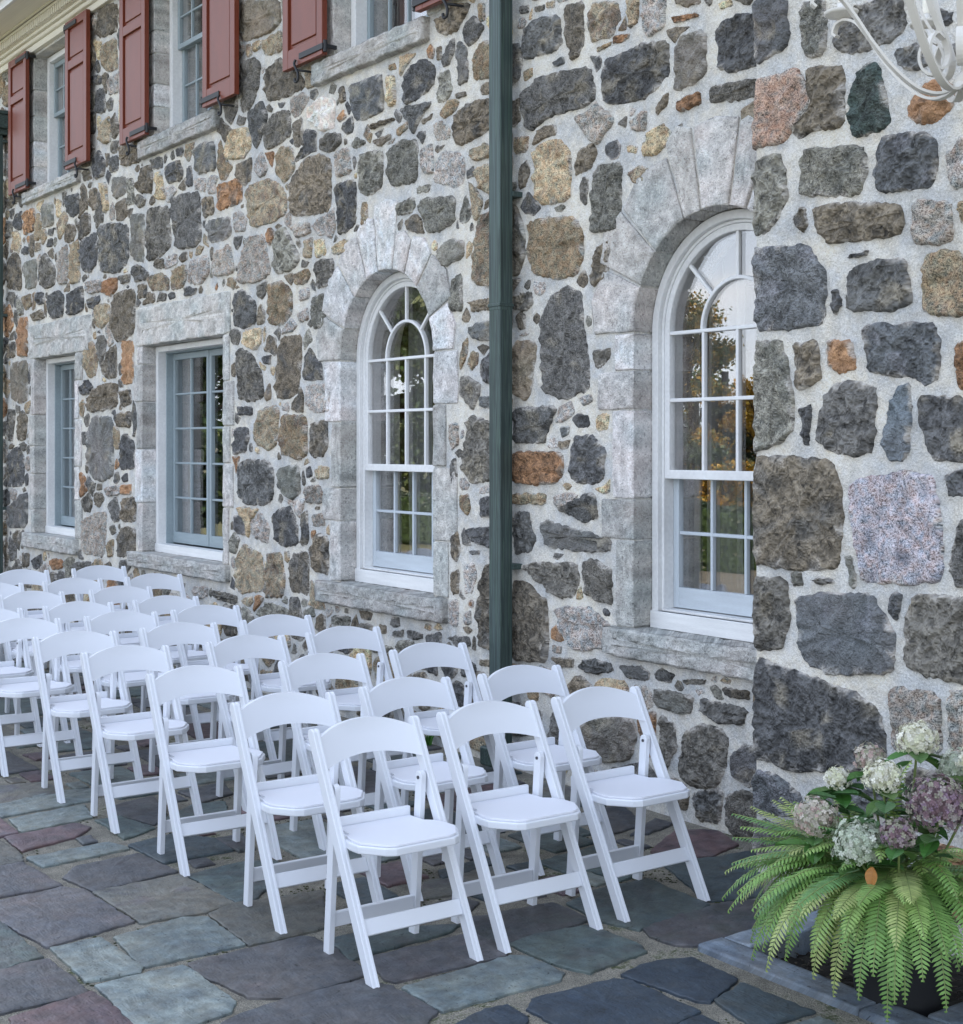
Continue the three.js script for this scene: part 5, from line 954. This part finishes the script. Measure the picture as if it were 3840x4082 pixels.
// ---------------------------------------------------------------- fern and hydrangea arrangement in a black pot
const pot = thing('flower_arrangement', 'arching green ferns and cream and mauve hydrangeas in a black pot', 'flowers', [-2.88, -0.055, 0.944]);
{
  const r = rng(2024), base = new THREE.Vector3(-2.88, -0.055, 0.944), rel = (x, y, z) => new THREE.Vector3(x, y, z).sub(base);
  mesh('pot', new THREE.LatheGeometry([[0, 0], [0.125, 0], [0.13, 0.01], [0.165, 0.36], [0.18, 0.365], [0.18, 0.40], [0.165, 0.40], [0.155, 0.37], [0, 0.36]].map(([a, b]) => new THREE.Vector2(a, b)), 36), M.pot, pot);
  const blade = (pos, nor, col, A, dir, nrm, len, wid, c, bend, side) => {      // one leaflet: four faces, pointed and curled
    const W = new THREE.Vector3().crossVectors(nrm, dir).normalize(), P = (u, v, h) => A.clone().addScaledVector(dir, len * u).addScaledVector(W, wid * v).addScaledVector(nrm, h);
    const a = P(0, -0.32, 0), b = P(0, 0.36, 0), m = P(0.5, -0.46, -bend * 0.25), n = P(0.5, 0.42, -bend * 0.25), e = P(0.82, -0.22, -bend * 0.62), f = P(0.82, 0.22, -bend * 0.62), t = P(1, side * 0.12, -bend);
    for (const q of [[a, m, n], [a, n, b], [m, e, f], [m, f, n], [e, t, f]]) for (const v of q) { pos.push(v.x, v.y, v.z); col.push(...c); }
  };
  function frond(p0, p1, p2, width, tone, seed) {
    const R = rng(seed), curve = new THREE.CubicBezierCurve3(p0, p0.clone().lerp(p1, 0.66), p2.clone().lerp(p1, 0.60), p2), L = curve.getLength(), n = Math.round(L / 0.0136), pos = [], col = [];
    const c0 = tone;
    let last = null;
    for (let i = 1; i <= n; i++) {
      const t = i / n, A = curve.getPointAt(t), T = curve.getTangentAt(t), out = new THREE.Vector3(T.x, 0, T.z); 
      let side = new THREE.Vector3().crossVectors(T, new THREE.Vector3(0, 1, 0)); if (side.lengthSq() < 1e-3) side.copy(last ?? new THREE.Vector3(1, 0, 0)); side.normalize(); if (last && side.dot(last) < 0) side.negate(); last = side.clone();
      const nrm = new THREE.Vector3().crossVectors(side, T).normalize();
      const env = Math.pow(Math.sin(Math.PI * clamp(0.12 + 0.86 * t)), 0.48) * (t > 0.86 ? mix(1, 0.5, (t - 0.86) / 0.14) : 1) * (t < 0.12 ? t / 0.12 : 1), len = width * env * mix(0.88, 1.08, R());
      if (len < 0.004) continue;
      for (const s of [-1, 1]) {
        const dir = side.clone().multiplyScalar(s).addScaledVector(T, 0.28 + 0.35 * t).addScaledVector(nrm, 0.10 * (R() - 0.5) + 0.05).normalize(), k = mix(0.82, 1.2, R());
        blade(pos, null, col, A, dir, nrm, len, 0.0098 * mix(0.9, 1.1, R()) * (0.7 + 0.5 * env), c0.map((v) => v * k), 0.0075 + 0.004 * R(), s);
      }
    }
    const g = new THREE.BufferGeometry(); g.setAttribute('position', new THREE.Float32BufferAttribute(pos, 3)); g.setAttribute('color', new THREE.Float32BufferAttribute(col, 3)); g.computeVertexNormals();
    const f = mesh('frond', g, M.leaf, pot); mesh('midrib', new THREE.TubeGeometry(curve, 18, 0.0016, 5), M.stem, f);
  }
  const tones = [[0.20, 0.36, 0.08], [0.17, 0.32, 0.07], [0.27, 0.41, 0.11], [0.14, 0.28, 0.06], [0.38, 0.45, 0.15], [0.12, 0.26, 0.08]];
  const tips = [[-3.236, 0.30, 1.369], [-3.236, 0.274, 1.285], [-3.262, 0.371, 1.236], [-3.357, 0.519, 1.195], [-3.389, 0.518, 1.07], [-3.305, 0.489, 1.208], [-3.381, 0.528, 0.972], [-3.215, 0.441, 1.255], [-3.11, 0.234, 1.366], [-3.022, 0.206, 1.414], [-2.946, 0.18, 1.48], [-2.947, 0.196, 1.396], [-2.787, 0.423, 1.517], [-2.879, 0.19, 1.303], [-2.77, 0.281, 1.323], [-2.724, 0.298, 1.344], [-2.726, 0.39, 1.432], [-2.685, 0.153, 1.376], [-2.617, 0.46, 1.452], [-2.573, 0.173, 1.357], [-2.581, 0.156, 1.30], [-2.48, 0.383, 1.348], [-2.474, 0.312, 1.255], [-2.656, 0.286, 1.336], [-2.447, 0.293, 1.217], [-2.491, 0.361, 1.107], [-2.532, 0.467, 1.335], [-3.16, 0.25, 1.30], [-3.19, 0.33, 1.33], [-3.05, 0.30, 1.42], [-2.99, 0.26, 1.40], [-2.90, 0.30, 1.44], [-2.84, 0.24, 1.40], [-3.20, 0.20, 1.22], [-3.15, 0.18, 1.33], [-3.08, 0.16, 1.40], [-3.22, 0.40, 1.33], [-3.30, 0.44, 1.12], [-3.34, 0.40, 1.05], [-3.12, 0.36, 1.42], [-2.75, 0.22, 1.36], [-2.63, 0.24, 1.38], [-2.52, 0.24, 1.30], [-2.70, 0.34, 1.42], [-2.55, 0.34, 1.38], [-3.02, 0.34, 1.46], [-2.86, 0.16, 1.37], [-2.80, 0.12, 1.35], [-2.62, 0.10, 1.33], [-2.50, 0.14, 1.22], [-2.38, 0.36, 1.00], [-2.35, 0.28, 1.10], [-2.42, 0.46, 0.92], [-2.40, 0.18, 1.15], [-2.44, 0.40, 1.06], [-2.36, 0.42, 1.08], [-2.50, 0.48, 1.0], [-2.44, 0.52, 0.84], [-3.29, 0.36, 1.30], [-3.33, 0.45, 1.22], [-3.26, 0.24, 1.20], [-3.30, 0.56, 1.02], [-3.18, 0.28, 1.40], [-3.13, 0.22, 1.28], [-3.06, 0.20, 1.34], [-3.25, 0.33, 1.18], [-3.31, 0.50, 1.14], [-3.20, 0.42, 1.36]];
  let sd = 1;
  for (const q of tips) {
    const tip = rel(...q), flat = new THREE.Vector3(tip.x, 0, tip.z), d = flat.length(), u = flat.clone().normalize();
    const p0 = new THREE.Vector3(u.x * 0.06 + (r() - 0.5) * 0.06, 0.44 + r() * 0.05, u.z * 0.06 + (r() - 0.5) * 0.06);
    const drop = p0.y - tip.y, p1 = u.clone().multiplyScalar(d * mix(0.62, 0.88, clamp(drop / 0.3))).setY(p0.y + (drop > 0.12 ? 0.075 : 0.05) + r() * 0.04);
    frond(p0, p1, tip, mix(0.042, 0.054, r()), tones[Math.floor(r() * tones.length)], sd++);
  }
  for (let i = 0; i < 34; i++) {                                // the rest of the clump, all round
    const a = i < 30 ? i / 30 * Math.PI * 2 + r() * 0.2 : mix(-0.2, 3.4, r()), rad = mix(0.30, 0.50, r()), u = new THREE.Vector3(Math.cos(a), 0, Math.sin(a)); if (u.z < -0.6 && rad > 0.42) continue;
    const p0 = new THREE.Vector3(u.x * 0.06, 0.42 + r() * 0.05, u.z * 0.06), tip = u.clone().multiplyScalar(rad).setY(mix(0.26, 0.52, r())), p1 = u.clone().multiplyScalar(rad * 0.7).setY(p0.y + 0.06 + r() * 0.06);
    frond(p0, p1, tip, mix(0.036, 0.048, r()), tones[Math.floor(r() * tones.length)], sd++);
  }
  for (let i = 0; i < 44; i++) {                                // younger fronds standing up between the blooms
    const a = mix(0.25, 3.5, r()), rad = mix(0.20, 0.40, r()), u = new THREE.Vector3(Math.cos(a), 0, Math.sin(a)), p0 = new THREE.Vector3(u.x * 0.05, 0.43 + r() * 0.06, u.z * 0.05 + 0.04);
    frond(p0, u.clone().multiplyScalar(rad * 0.55).setY(p0.y + mix(0.10, 0.20, r())), u.clone().multiplyScalar(rad).setY(mix(0.46, 0.66, r())), mix(0.034, 0.046, r()), tones[Math.floor(r() * tones.length)], sd++);
  }
  frond(rel(-2.80, 0.55, 1.05), rel(-2.79, 0.70, 1.13), rel(-2.717, 0.80, 1.09), 0.026, tones[2], 501); frond(rel(-2.80, 0.5, 1.1), rel(-2.74, 0.60, 1.2), rel(-2.70, 0.53, 1.26), 0.03, tones[2], 502);
  // blooms
  const heads = [[-2.807, 0.831, 0.948, 0.060, 'c'], [-2.804, 0.736, 1.114, 0.059, 'c'], [-2.815, 0.547, 1.214, 0.077, 'v'], [-2.992, 0.584, 1.202, 0.070, 'k'], [-2.643, 0.676, 1.062, 0.092, 'm'], [-2.99, 0.738, 0.944, 0.050, 'k'], [-3.051, 0.671, 1.028, 0.040, 'c'], [-2.734, 0.742, 0.846, 0.058, 'v'], [-2.60, 0.80, 0.90, 0.07, 'c'], [-2.68, 0.60, 1.20, 0.05, 'm']];
  const pal = { c: [[0.74, 0.72, 0.58], [0.68, 0.68, 0.48], [0.78, 0.76, 0.66]], v: [[0.50, 0.55, 0.42], [0.60, 0.62, 0.52], [0.42, 0.48, 0.36]], k: [[0.46, 0.42, 0.34], [0.50, 0.36, 0.32], [0.40, 0.42, 0.28], [0.58, 0.52, 0.44]], m: [[0.25, 0.16, 0.17], [0.32, 0.25, 0.25], [0.19, 0.11, 0.13], [0.33, 0.32, 0.23], [0.26, 0.17, 0.23], [0.38, 0.33, 0.30]] };
  for (const [x, y, z, R, k] of heads) {
    const c = rel(x, y, z), pos = [], col = [], n = Math.round(R * R * 90000);
    for (let i = 0; i < n; i++) {
      const yy = 1 - 2 * (i + 0.5) / n, rr = Math.sqrt(1 - yy * yy), th = i * 2.39996 + r() * 0.5, d = new THREE.Vector3(Math.cos(th) * rr, yy * 0.86, Math.sin(th) * rr); if (yy < -0.75) continue;
      const o = c.clone().addScaledVector(d, R * mix(0.70, 1.05, Math.sqrt(r())) * (1 + 0.22 * n3(d.x * 2.6 + x * 9, d.y * 2.6, d.z * 2.6))), N2 = d.clone().add(new THREE.Vector3(r() - 0.5, r() - 0.5, r() - 0.5).multiplyScalar(0.9)).normalize(), U = new THREE.Vector3(r() - 0.5, r() - 0.5, r() - 0.5).cross(N2).normalize(), V = new THREE.Vector3().crossVectors(N2, U), q = pal[k][Math.floor(r() * pal[k].length)], b = mix(0.8, 1.15, r()), s = mix(0.006, 0.0098, r());
      for (let j = 0; j < 4; j++) {                             // four petals
        const a = j * Math.PI / 2, D = U.clone().multiplyScalar(Math.cos(a)).addScaledVector(V, Math.sin(a)), E = U.clone().multiplyScalar(-Math.sin(a)).addScaledVector(V, Math.cos(a)), l = o.clone().addScaledVector(D, s * 0.7).addScaledVector(E, s * 0.48).addScaledVector(N2, s * 0.15), rr2 = o.clone().addScaledVector(D, s * 0.7).addScaledVector(E, -s * 0.48).addScaledVector(N2, s * 0.15), t = o.clone().addScaledVector(D, s * 1.15).addScaledVector(N2, s * 0.05);
        for (const v of [o, l, rr2, l, t, rr2]) { pos.push(v.x, v.y, v.z); col.push(q[0] * b, q[1] * b, q[2] * b); }
      }
    }
    const g = new THREE.BufferGeometry(); g.setAttribute('position', new THREE.Float32BufferAttribute(pos, 3)); g.setAttribute('color', new THREE.Float32BufferAttribute(col, 3)); g.computeVertexNormals();
    const h = mesh('hydrangea_bloom', g, M.petal, pot), core = new THREE.IcosahedronGeometry(R * 0.66, 2); core.scale(1, 0.86, 1); core.translate(c.x, c.y, c.z); { const cc = pal[k][0]; core.setAttribute('color', new THREE.Float32BufferAttribute(Array.from({ length: core.attributes.position.count * 3 }, (_, q) => cc[q % 3]), 3)); } mesh('flower_core', core, M.petal, h);
    mesh('stem', tube([[c.x, c.y - R * 0.6, c.z], [c.x * 0.7, c.y * 0.62 + 0.1, c.z * 0.7], [c.x * 0.25, 0.38, c.z * 0.25]], 0.004, 14, 6), M.stem, h);
    h.userData.label = { c: 'cream white hydrangea bloom', v: 'pale green hydrangea bloom', k: 'fading pink and green hydrangea bloom', m: 'mauve hydrangea bloom' }[k];
  }
  // broad hydrangea leaves
  const leafAt = (x, y, z, dir, len, c) => {
    const d = new THREE.Vector3(...dir).normalize(), up = new THREE.Vector3(0, 1, 0), W = new THREE.Vector3().crossVectors(d, up).normalize(), Nn = new THREE.Vector3().crossVectors(W, d), o = rel(x, y, z), pos = [], col = [], K = 7;
    const P = (u, v) => o.clone().addScaledVector(d, len * u).addScaledVector(W, len * 0.30 * v * Math.sin(Math.PI * Math.pow(clamp(u, 0.02, 1), 0.8)) ** 0.9).addScaledVector(Nn, len * (0.10 * Math.abs(v) - 0.22 * u * u));
    for (let i = 0; i < K; i++) for (const s of [-1, 1]) { const a = P(i / K, 0), b = P((i + 1) / K, 0), e = P((i + 1) / K, s), f = P(i / K, s); for (const v of [a, b, e, a, e, f]) { pos.push(v.x, v.y, v.z); const k = mix(0.85, 1.15, r()); col.push(c[0] * k, c[1] * k, c[2] * k); } }
    const g = new THREE.BufferGeometry(); g.setAttribute('position', new THREE.Float32BufferAttribute(pos, 3)); g.setAttribute('color', new THREE.Float32BufferAttribute(col, 3)); g.computeVertexNormals(); mesh('leaf', g, M.leaf, pot);
  };
  for (const [x, y, z, R] of heads) for (let i = 0; i < 6; i++) { const a = r() * 6.28; leafAt(x + Math.cos(a) * R * 0.3, y - R * mix(0.7, 1.3, r()), z + Math.sin(a) * R * 0.3, [Math.cos(a), mix(-0.35, 0.3, r()), Math.sin(a)], mix(0.07, 0.115, r()), [0.055 + 0.04 * r(), 0.15 + 0.06 * r(), 0.035]); }
  for (let i = 0; i < 60; i++) { const a = r() * 6.28, q = r() * 0.20; leafAt(-2.86 + Math.cos(a) * q, mix(0.48, 0.68, r()), 1.02 + Math.sin(a) * q, [Math.cos(a), mix(-0.2, 0.4, r()), Math.sin(a)], mix(0.06, 0.11, r()), [0.05, 0.14, 0.035]); }
  leafAt(-2.735, 0.50, 1.25, [0.1, -1, 0.35], 0.065, [0.42, 0.17, 0.03]);
}
// ---------------------------------------------------------------- cream iron chandelier hanging by the wing
{
  const c = thing('iron_chandelier', 'cream painted scrolled iron chandelier hanging before the wing wall', 'chandelier', [-2.575, 2.80, 1.027]);
  const strap = (pts, a, w = 0.025, th = 0.008, n = 40) => {    // flat bar bent in the upright plane through the axis at angle a
    const curve = new THREE.CatmullRomCurve3(pts.map(([q, y]) => new THREE.Vector3(q, y, 0))), P = [], idx = [], N3 = n + 1;
    for (let i = 0; i <= n; i++) { const p = curve.getPointAt(i / n), t = curve.getTangentAt(i / n), nx = -t.y, ny = t.x; for (const [s, z] of [[1, 1], [1, -1], [-1, -1], [-1, 1]]) P.push(p.x + nx * s * th / 2, p.y + ny * s * th / 2, z * w / 2); }
    for (let i = 0; i < n; i++) for (let k = 0; k < 4; k++) { const A = i * 4 + k, B = i * 4 + (k + 1) % 4; idx.push(A, A + 4, B + 4, A, B + 4, B); }
    idx.push(0, 1, 2, 0, 2, 3); const e = n * 4; idx.push(e, e + 2, e + 1, e, e + 3, e + 2);
    let g = new THREE.BufferGeometry(); g.setAttribute('position', new THREE.Float32BufferAttribute(P, 3)); g.setIndex(idx); g = g.toNonIndexed(); g.computeVertexNormals(); g.rotateY(a); return g;
  };
  for (let i = 0; i < 8; i++) {
    const a = i * Math.PI / 4 + 0.12 + Math.PI;
    const arm = mesh('arm', strap([[0.015, 0.045], [0.035, 0.012], [0.075, -0.005], [0.13, 0.006], [0.20, 0.060], [0.27, 0.145], [0.33, 0.235], [0.37, 0.285], [0.41, 0.302], [0.44, 0.295], [0.452, 0.268], [0.44, 0.255]], a), M.creamIron, c);
    const cup = new THREE.LatheGeometry([[0, 0], [0.012, 0], [0.014, 0.012], [0.05, 0.022], [0.054, 0.034], [0.048, 0.036], [0.014, 0.03], [0.014, 0.06], [0, 0.06]].map(([x, y]) => new THREE.Vector2(x, y)), 18); cup.translate(0.425, 0.298, 0); cup.rotateY(a); mesh('cup', cup, M.creamIron, arm);
    const candle = new THREE.CylinderGeometry(0.012, 0.012, 0.10, 12); candle.translate(0.425, 0.41, 0); candle.rotateY(a); mesh('candle', candle, M.cream, arm);
    mesh('scroll', strap([[0.16, 0.36], [0.12, 0.24], [0.075, 0.15], [0.06, 0.10], [0.075, 0.065], [0.10, 0.06], [0.125, 0.085], [0.13, 0.13], [0.105, 0.165], [0.08, 0.15]], a + 0.39, 0.024), M.creamIron, arm);
  }
  mesh('stem', merge([tube([[0, 0.02, 0], [0, 0.3, 0], [0, 0.72, 0]], 0.012, 8, 10), new THREE.SphereGeometry(0.03, 16, 12).translate(0, 0.03, 0), new THREE.SphereGeometry(0.022, 16, 12).translate(0, 0.72, 0)]), M.creamIron, c);
  const links = []; for (let i = 0; i < 14; i++) { const g = new THREE.TorusGeometry(0.022, 0.005, 6, 14); g.scale(0.7, 1.15, 1); g.rotateY(i % 2 ? Math.PI / 2 : 0); g.translate(0, 0.76 + i * 0.041, 0); links.push(g); } mesh('chain', merge(links), M.creamIron, c);
  const b = thing('iron_bracket', 'cream iron wall bracket that carries the scrolled chandelier', 'bracket', [-2.575, 4.1, 0.34]);
  mesh('arm', merge([rbox(-0.012, 0.012, -0.012, 0.012, 0.0, 0.72), tube([[0, -0.35, 0.01], [0, -0.2, 0.25], [0, -0.02, 0.5]], 0.009, 16)]), M.creamIron, b); mesh('wall_plate', rbox(-0.04, 0.04, -0.42, 0.08, 0.0, 0.012), M.creamIron, b);
}
// ---------------------------------------------------------------- chandelier lit inside the room behind the smaller arch
{
  const c = thing('lit_chandelier', 'small lit chandelier glowing inside behind the arched window left of the downspout', 'chandelier', [-8.6, 2.0, -2.2]);
  const brass = std({ color: new THREE.Color().setRGB(0.45, 0.28, 0.10), metalness: 0.9, roughness: 0.35 }), glow = std({ color: 0x000000, emissive: new THREE.Color(1, 0.62, 0.25), emissiveIntensity: 5 });
  mesh('stem', tube([[0, -0.1, 0], [0, 0.6, 0], [0, 1.2, 0]], 0.01, 8, 8), brass, c);
  for (let i = 0; i < 6; i++) { const a = i * Math.PI / 3, x = Math.cos(a) * 0.28, z = Math.sin(a) * 0.28; const arm = mesh('arm', tube([[0, 0, 0], [x * 0.5, -0.08, z * 0.5], [x, 0.0, z], [x, 0.06, z]], 0.007, 14, 6), brass, c); const g = new THREE.SphereGeometry(0.016, 10, 8); g.scale(1, 1.6, 1); g.translate(x, 0.09, z); mesh('bulb', g, glow, arm); }
  const l = new THREE.PointLight(0xffb060, 0.6, 8); l.name = 'chandelier_glow'; l.position.set(0, 0.2, 0); l.castShadow = true; c.add(l);
}
// ---------------------------------------------------------------- a tuft growing at the foot of the wall
{
  const t = thing('weed_tuft', 'small bright green weed at the foot of the stone wall', 'weed', [-6.915, 0.004, 0.05]), r = rng(3);
  for (let i = 0; i < 40; i++) { const a = r() * 6.28, q = r() * 0.05, h = mix(0.03, 0.09, r()), g = new THREE.BufferGeometry(), x = Math.cos(a) * q, z = Math.sin(a) * q * 0.6 + 0.02, dx = Math.cos(a) * 0.03, dz = Math.sin(a) * 0.03, w = 0.008; g.setAttribute('position', new THREE.Float32BufferAttribute([x - w, 0, z, x + w, 0, z, x + dx * 0.6 + w, h, z + dz * 0.6, x - w, 0, z, x + dx * 0.6 + w, h, z + dz * 0.6, x + dx, h * 0.9, z + dz], 3)); const c = []; for (let k = 0; k < 6; k++) c.push(0.07, 0.22, 0.03); g.setAttribute('color', new THREE.Float32BufferAttribute(c, 3)); g.computeVertexNormals(); mesh('leaf', g, M.leaf, t); }
}
// ---------------------------------------------------------------- trees across the lawn, mirrored in the window panes
function tree(label, x, z, h, rad, cols, n, seed, conifer) {
  const t = thing(conifer ? 'pine_tree' : 'broadleaf_tree', label, 'tree', [x, groundY(x, z), z], 'trees across the lawn'), r = rng(seed);
  const limbs = [tube([[0, 0, 0], [0.1, h * 0.3, 0.05], [0, h * 0.6, 0], [0.05, h * 0.92, 0]], 0.02 * h, 12, 8)], ends = [];
  for (let i = 0; i < 22; i++) { const a = r() * 6.28, y = mix(0.10, 0.9, r()), q = rad * (conifer ? (1 - y) * 1.2 + 0.12 : Math.sqrt(clamp(1 - ((y - 0.5) / 0.5) ** 2)) * mix(0.6, 1, r())), e = [Math.cos(a) * q, h * y + (conifer ? -0.02 : 0.08) * h, Math.sin(a) * q]; limbs.push(tube([[0, h * y * 0.85, 0], [e[0] * 0.5, (h * y * 0.85 + e[1]) / 2 + 0.1, e[2] * 0.5], e], 0.006 * h, 6, 5)); ends.push(e); for (let k = 0; k < (conifer ? 2 : 3); k++) ends.push([e[0] * mix(0.4, 1, r()) + (r() - 0.5) * rad * 0.3, e[1] + (r() - 0.5) * rad * 0.4, e[2] * mix(0.4, 1, r()) + (r() - 0.5) * rad * 0.3]); }
  mesh('trunk', merge(limbs), M.bark, t);
  const pos = [], col = [];
  for (let i = 0; i < n; i++) {
    const e = ends[Math.floor(r() * ends.length)], s = rad * (conifer ? 0.20 : 0.27), g = () => (r() + r() + r() - 1.5) / 1.5, p = new THREE.Vector3(e[0] + g() * s * 1.4, e[1] + g() * s * (conifer ? 0.7 : 1), e[2] + g() * s * 1.4), q = mix(0.08, 0.21, r()), U = new THREE.Vector3(r() - 0.5, r() - 0.5, r() - 0.5).normalize(), V = new THREE.Vector3(r() - 0.5, r() - 0.5, r() - 0.5).cross(U).normalize(), c = cols[Math.floor(r() * cols.length)], k = mix(0.75, 1.25, r());
    const a = p.clone().addScaledVector(U, q), b = p.clone().addScaledVector(V, q * 0.6), d = p.clone().addScaledVector(U, -q), f = p.clone().addScaledVector(V, -q * 0.6);
    for (const v of [a, b, d, a, d, f]) { pos.push(v.x, v.y, v.z); col.push(c[0] * k, c[1] * k, c[2] * k); }
  }
  const g = new THREE.BufferGeometry(); g.setAttribute('position', new THREE.Float32BufferAttribute(pos, 3)); g.setAttribute('color', new THREE.Float32BufferAttribute(col, 3)); g.computeVertexNormals(); mesh('crown', g, M.leaf, t);
}
const GOLD = [[0.62, 0.34, 0.025], [0.52, 0.32, 0.035], [0.64, 0.42, 0.05], [0.42, 0.30, 0.05]], GREEN = [[0.09, 0.15, 0.035], [0.12, 0.17, 0.04], [0.07, 0.12, 0.03]], PINE = [[0.028, 0.055, 0.022], [0.04, 0.07, 0.03], [0.022, 0.045, 0.02]], OLIVE = [[0.20, 0.20, 0.05], [0.15, 0.17, 0.04]];
tree('tall yellow-green tree mirrored at the left of the large arched window', -80.0, 72.4, 20, 3.6, [...OLIVE, ...GREEN, ...GOLD], 15000, 13);
tree('dark pine mirrored in the middle of the large arched window', -78.6, 74.6, 14.2, 2.9, PINE, 12000, 12, true);
tree('golden autumn tree mirrored in the large arched window', -76.6, 76.8, 12.4, 3.2, GOLD, 14000, 11);
tree('small golden tree mirrored low beside the dark pine', -74.2, 69.6, 8.0, 2.7, [...GOLD, ...OLIVE], 9000, 21);
tree('full golden bush at the foot of the dark pine', -78.2, 72.2, 7.4, 3.2, GOLD, 11000, 31);
tree('full olive bush at the foot of the tall yellow-green tree', -80.8, 70.6, 7.6, 3.2, [...OLIVE, ...GREEN], 11000, 32);
tree('olive green tree standing behind the golden one', -81, 84, 13.4, 4.4, OLIVE, 10000, 14);
tree('bushy green tree standing behind the tall yellow-green one', -87, 76, 15.5, 5.2, GREEN, 11000, 15);
tree('dark bushy tree low on the slope before the golden trees', -62, 55, 5.4, 3.6, [...PINE, ...GREEN], 12000, 22);
tree('low golden bush on the slope before the dark bushy tree', -56.5, 53, 4.0, 2.6, [...GOLD, ...OLIVE], 9000, 23);
tree('tall spreading green tree mirrored in the arched window left of the downspout', -49.0, 29.6, 15.5, 4.4, GREEN, 15000, 16);
tree('tall dark pine mirrored in the arched window left of the downspout', -51.8, 25.6, 16.0, 4.2, PINE, 14000, 17, true);
tree('broad dark green tree mirrored in the double casement window', -56, 20.4, 15.0, 5.0, GREEN, 14000, 18);
tree('slim dark pine mirrored in the narrow casement window', -59.6, 15.4, 14.5, 3.8, PINE, 12000, 19, true);
tree('leaning dark pine behind the spreading green tree', -53.5, 32.5, 17.5, 5.0, PINE, 16000, 41, true);
tree('dense dark tree behind the broad dark green one', -62, 23.5, 17.5, 6.0, [...PINE, ...GREEN], 18000, 42);
tree('dense dark tree behind the slim dark pine', -66, 17.5, 16.5, 6.0, [...PINE, ...GREEN], 18000, 43);
tree('golden tree mirrored behind the dark pine', -80.4, 78.4, 12.0, 3.4, GOLD, 13000, 44);
tree('dark shrub at the foot of the spreading green tree', -45.5, 27.5, 4.2, 3.4, [...PINE, ...GREEN], 10000, 24);
tree('dark shrub at the foot of the broad dark green tree', -50.5, 19.0, 4.2, 3.4, [...PINE, ...GREEN], 10000, 25);
// clipped hedge along the far edge of the terrace
{
  const t = thing('clipped_hedge', 'low clipped green hedge along the far edge of the terrace', 'hedge', [-14, -0.13, 9.9]), r = rng(88), pos = [], col = [];
  mesh('core', rbox(-17, 15, 0, 0.92, -0.26, 0.26, 0.08), std({ color: new THREE.Color().setRGB(0.045, 0.085, 0.025), roughness: 1 }), t);
  for (let i = 0; i < 26000; i++) {
    const f = r(), x = mix(-17.05, 15.05, r()), y = f < 0.4 ? 0.95 : r() * 0.97, z = f < 0.4 ? mix(-0.3, 0.3, r()) : (f < 0.75 ? -0.29 : 0.29), p = new THREE.Vector3(x + (r() - 0.5) * 0.05, y + (r() - 0.5) * 0.06, z + (r() - 0.5) * 0.06), q = mix(0.02, 0.045, r()), U = new THREE.Vector3(r() - 0.5, r() - 0.5, r() - 0.5).normalize(), V = new THREE.Vector3(r() - 0.5, r() - 0.5, r() - 0.5).cross(U).normalize(), k = mix(0.7, 1.3, r());
    const a = p.clone().addScaledVector(U, q), b = p.clone().addScaledVector(V, q * 0.6), d = p.clone().addScaledVector(U, -q), e = p.clone().addScaledVector(V, -q * 0.6);
    for (const v of [a, b, d, a, d, e]) { pos.push(v.x, v.y, v.z); col.push(0.045 * k, 0.085 * k, 0.025 * k); }
  }
  const g = new THREE.BufferGeometry(); g.setAttribute('position', new THREE.Float32BufferAttribute(pos, 3)); g.setAttribute('color', new THREE.Float32BufferAttribute(col, 3)); g.computeVertexNormals(); mesh('foliage', g, M.leaf, t);
}

shade(scene);
renderer.render(scene, camera);
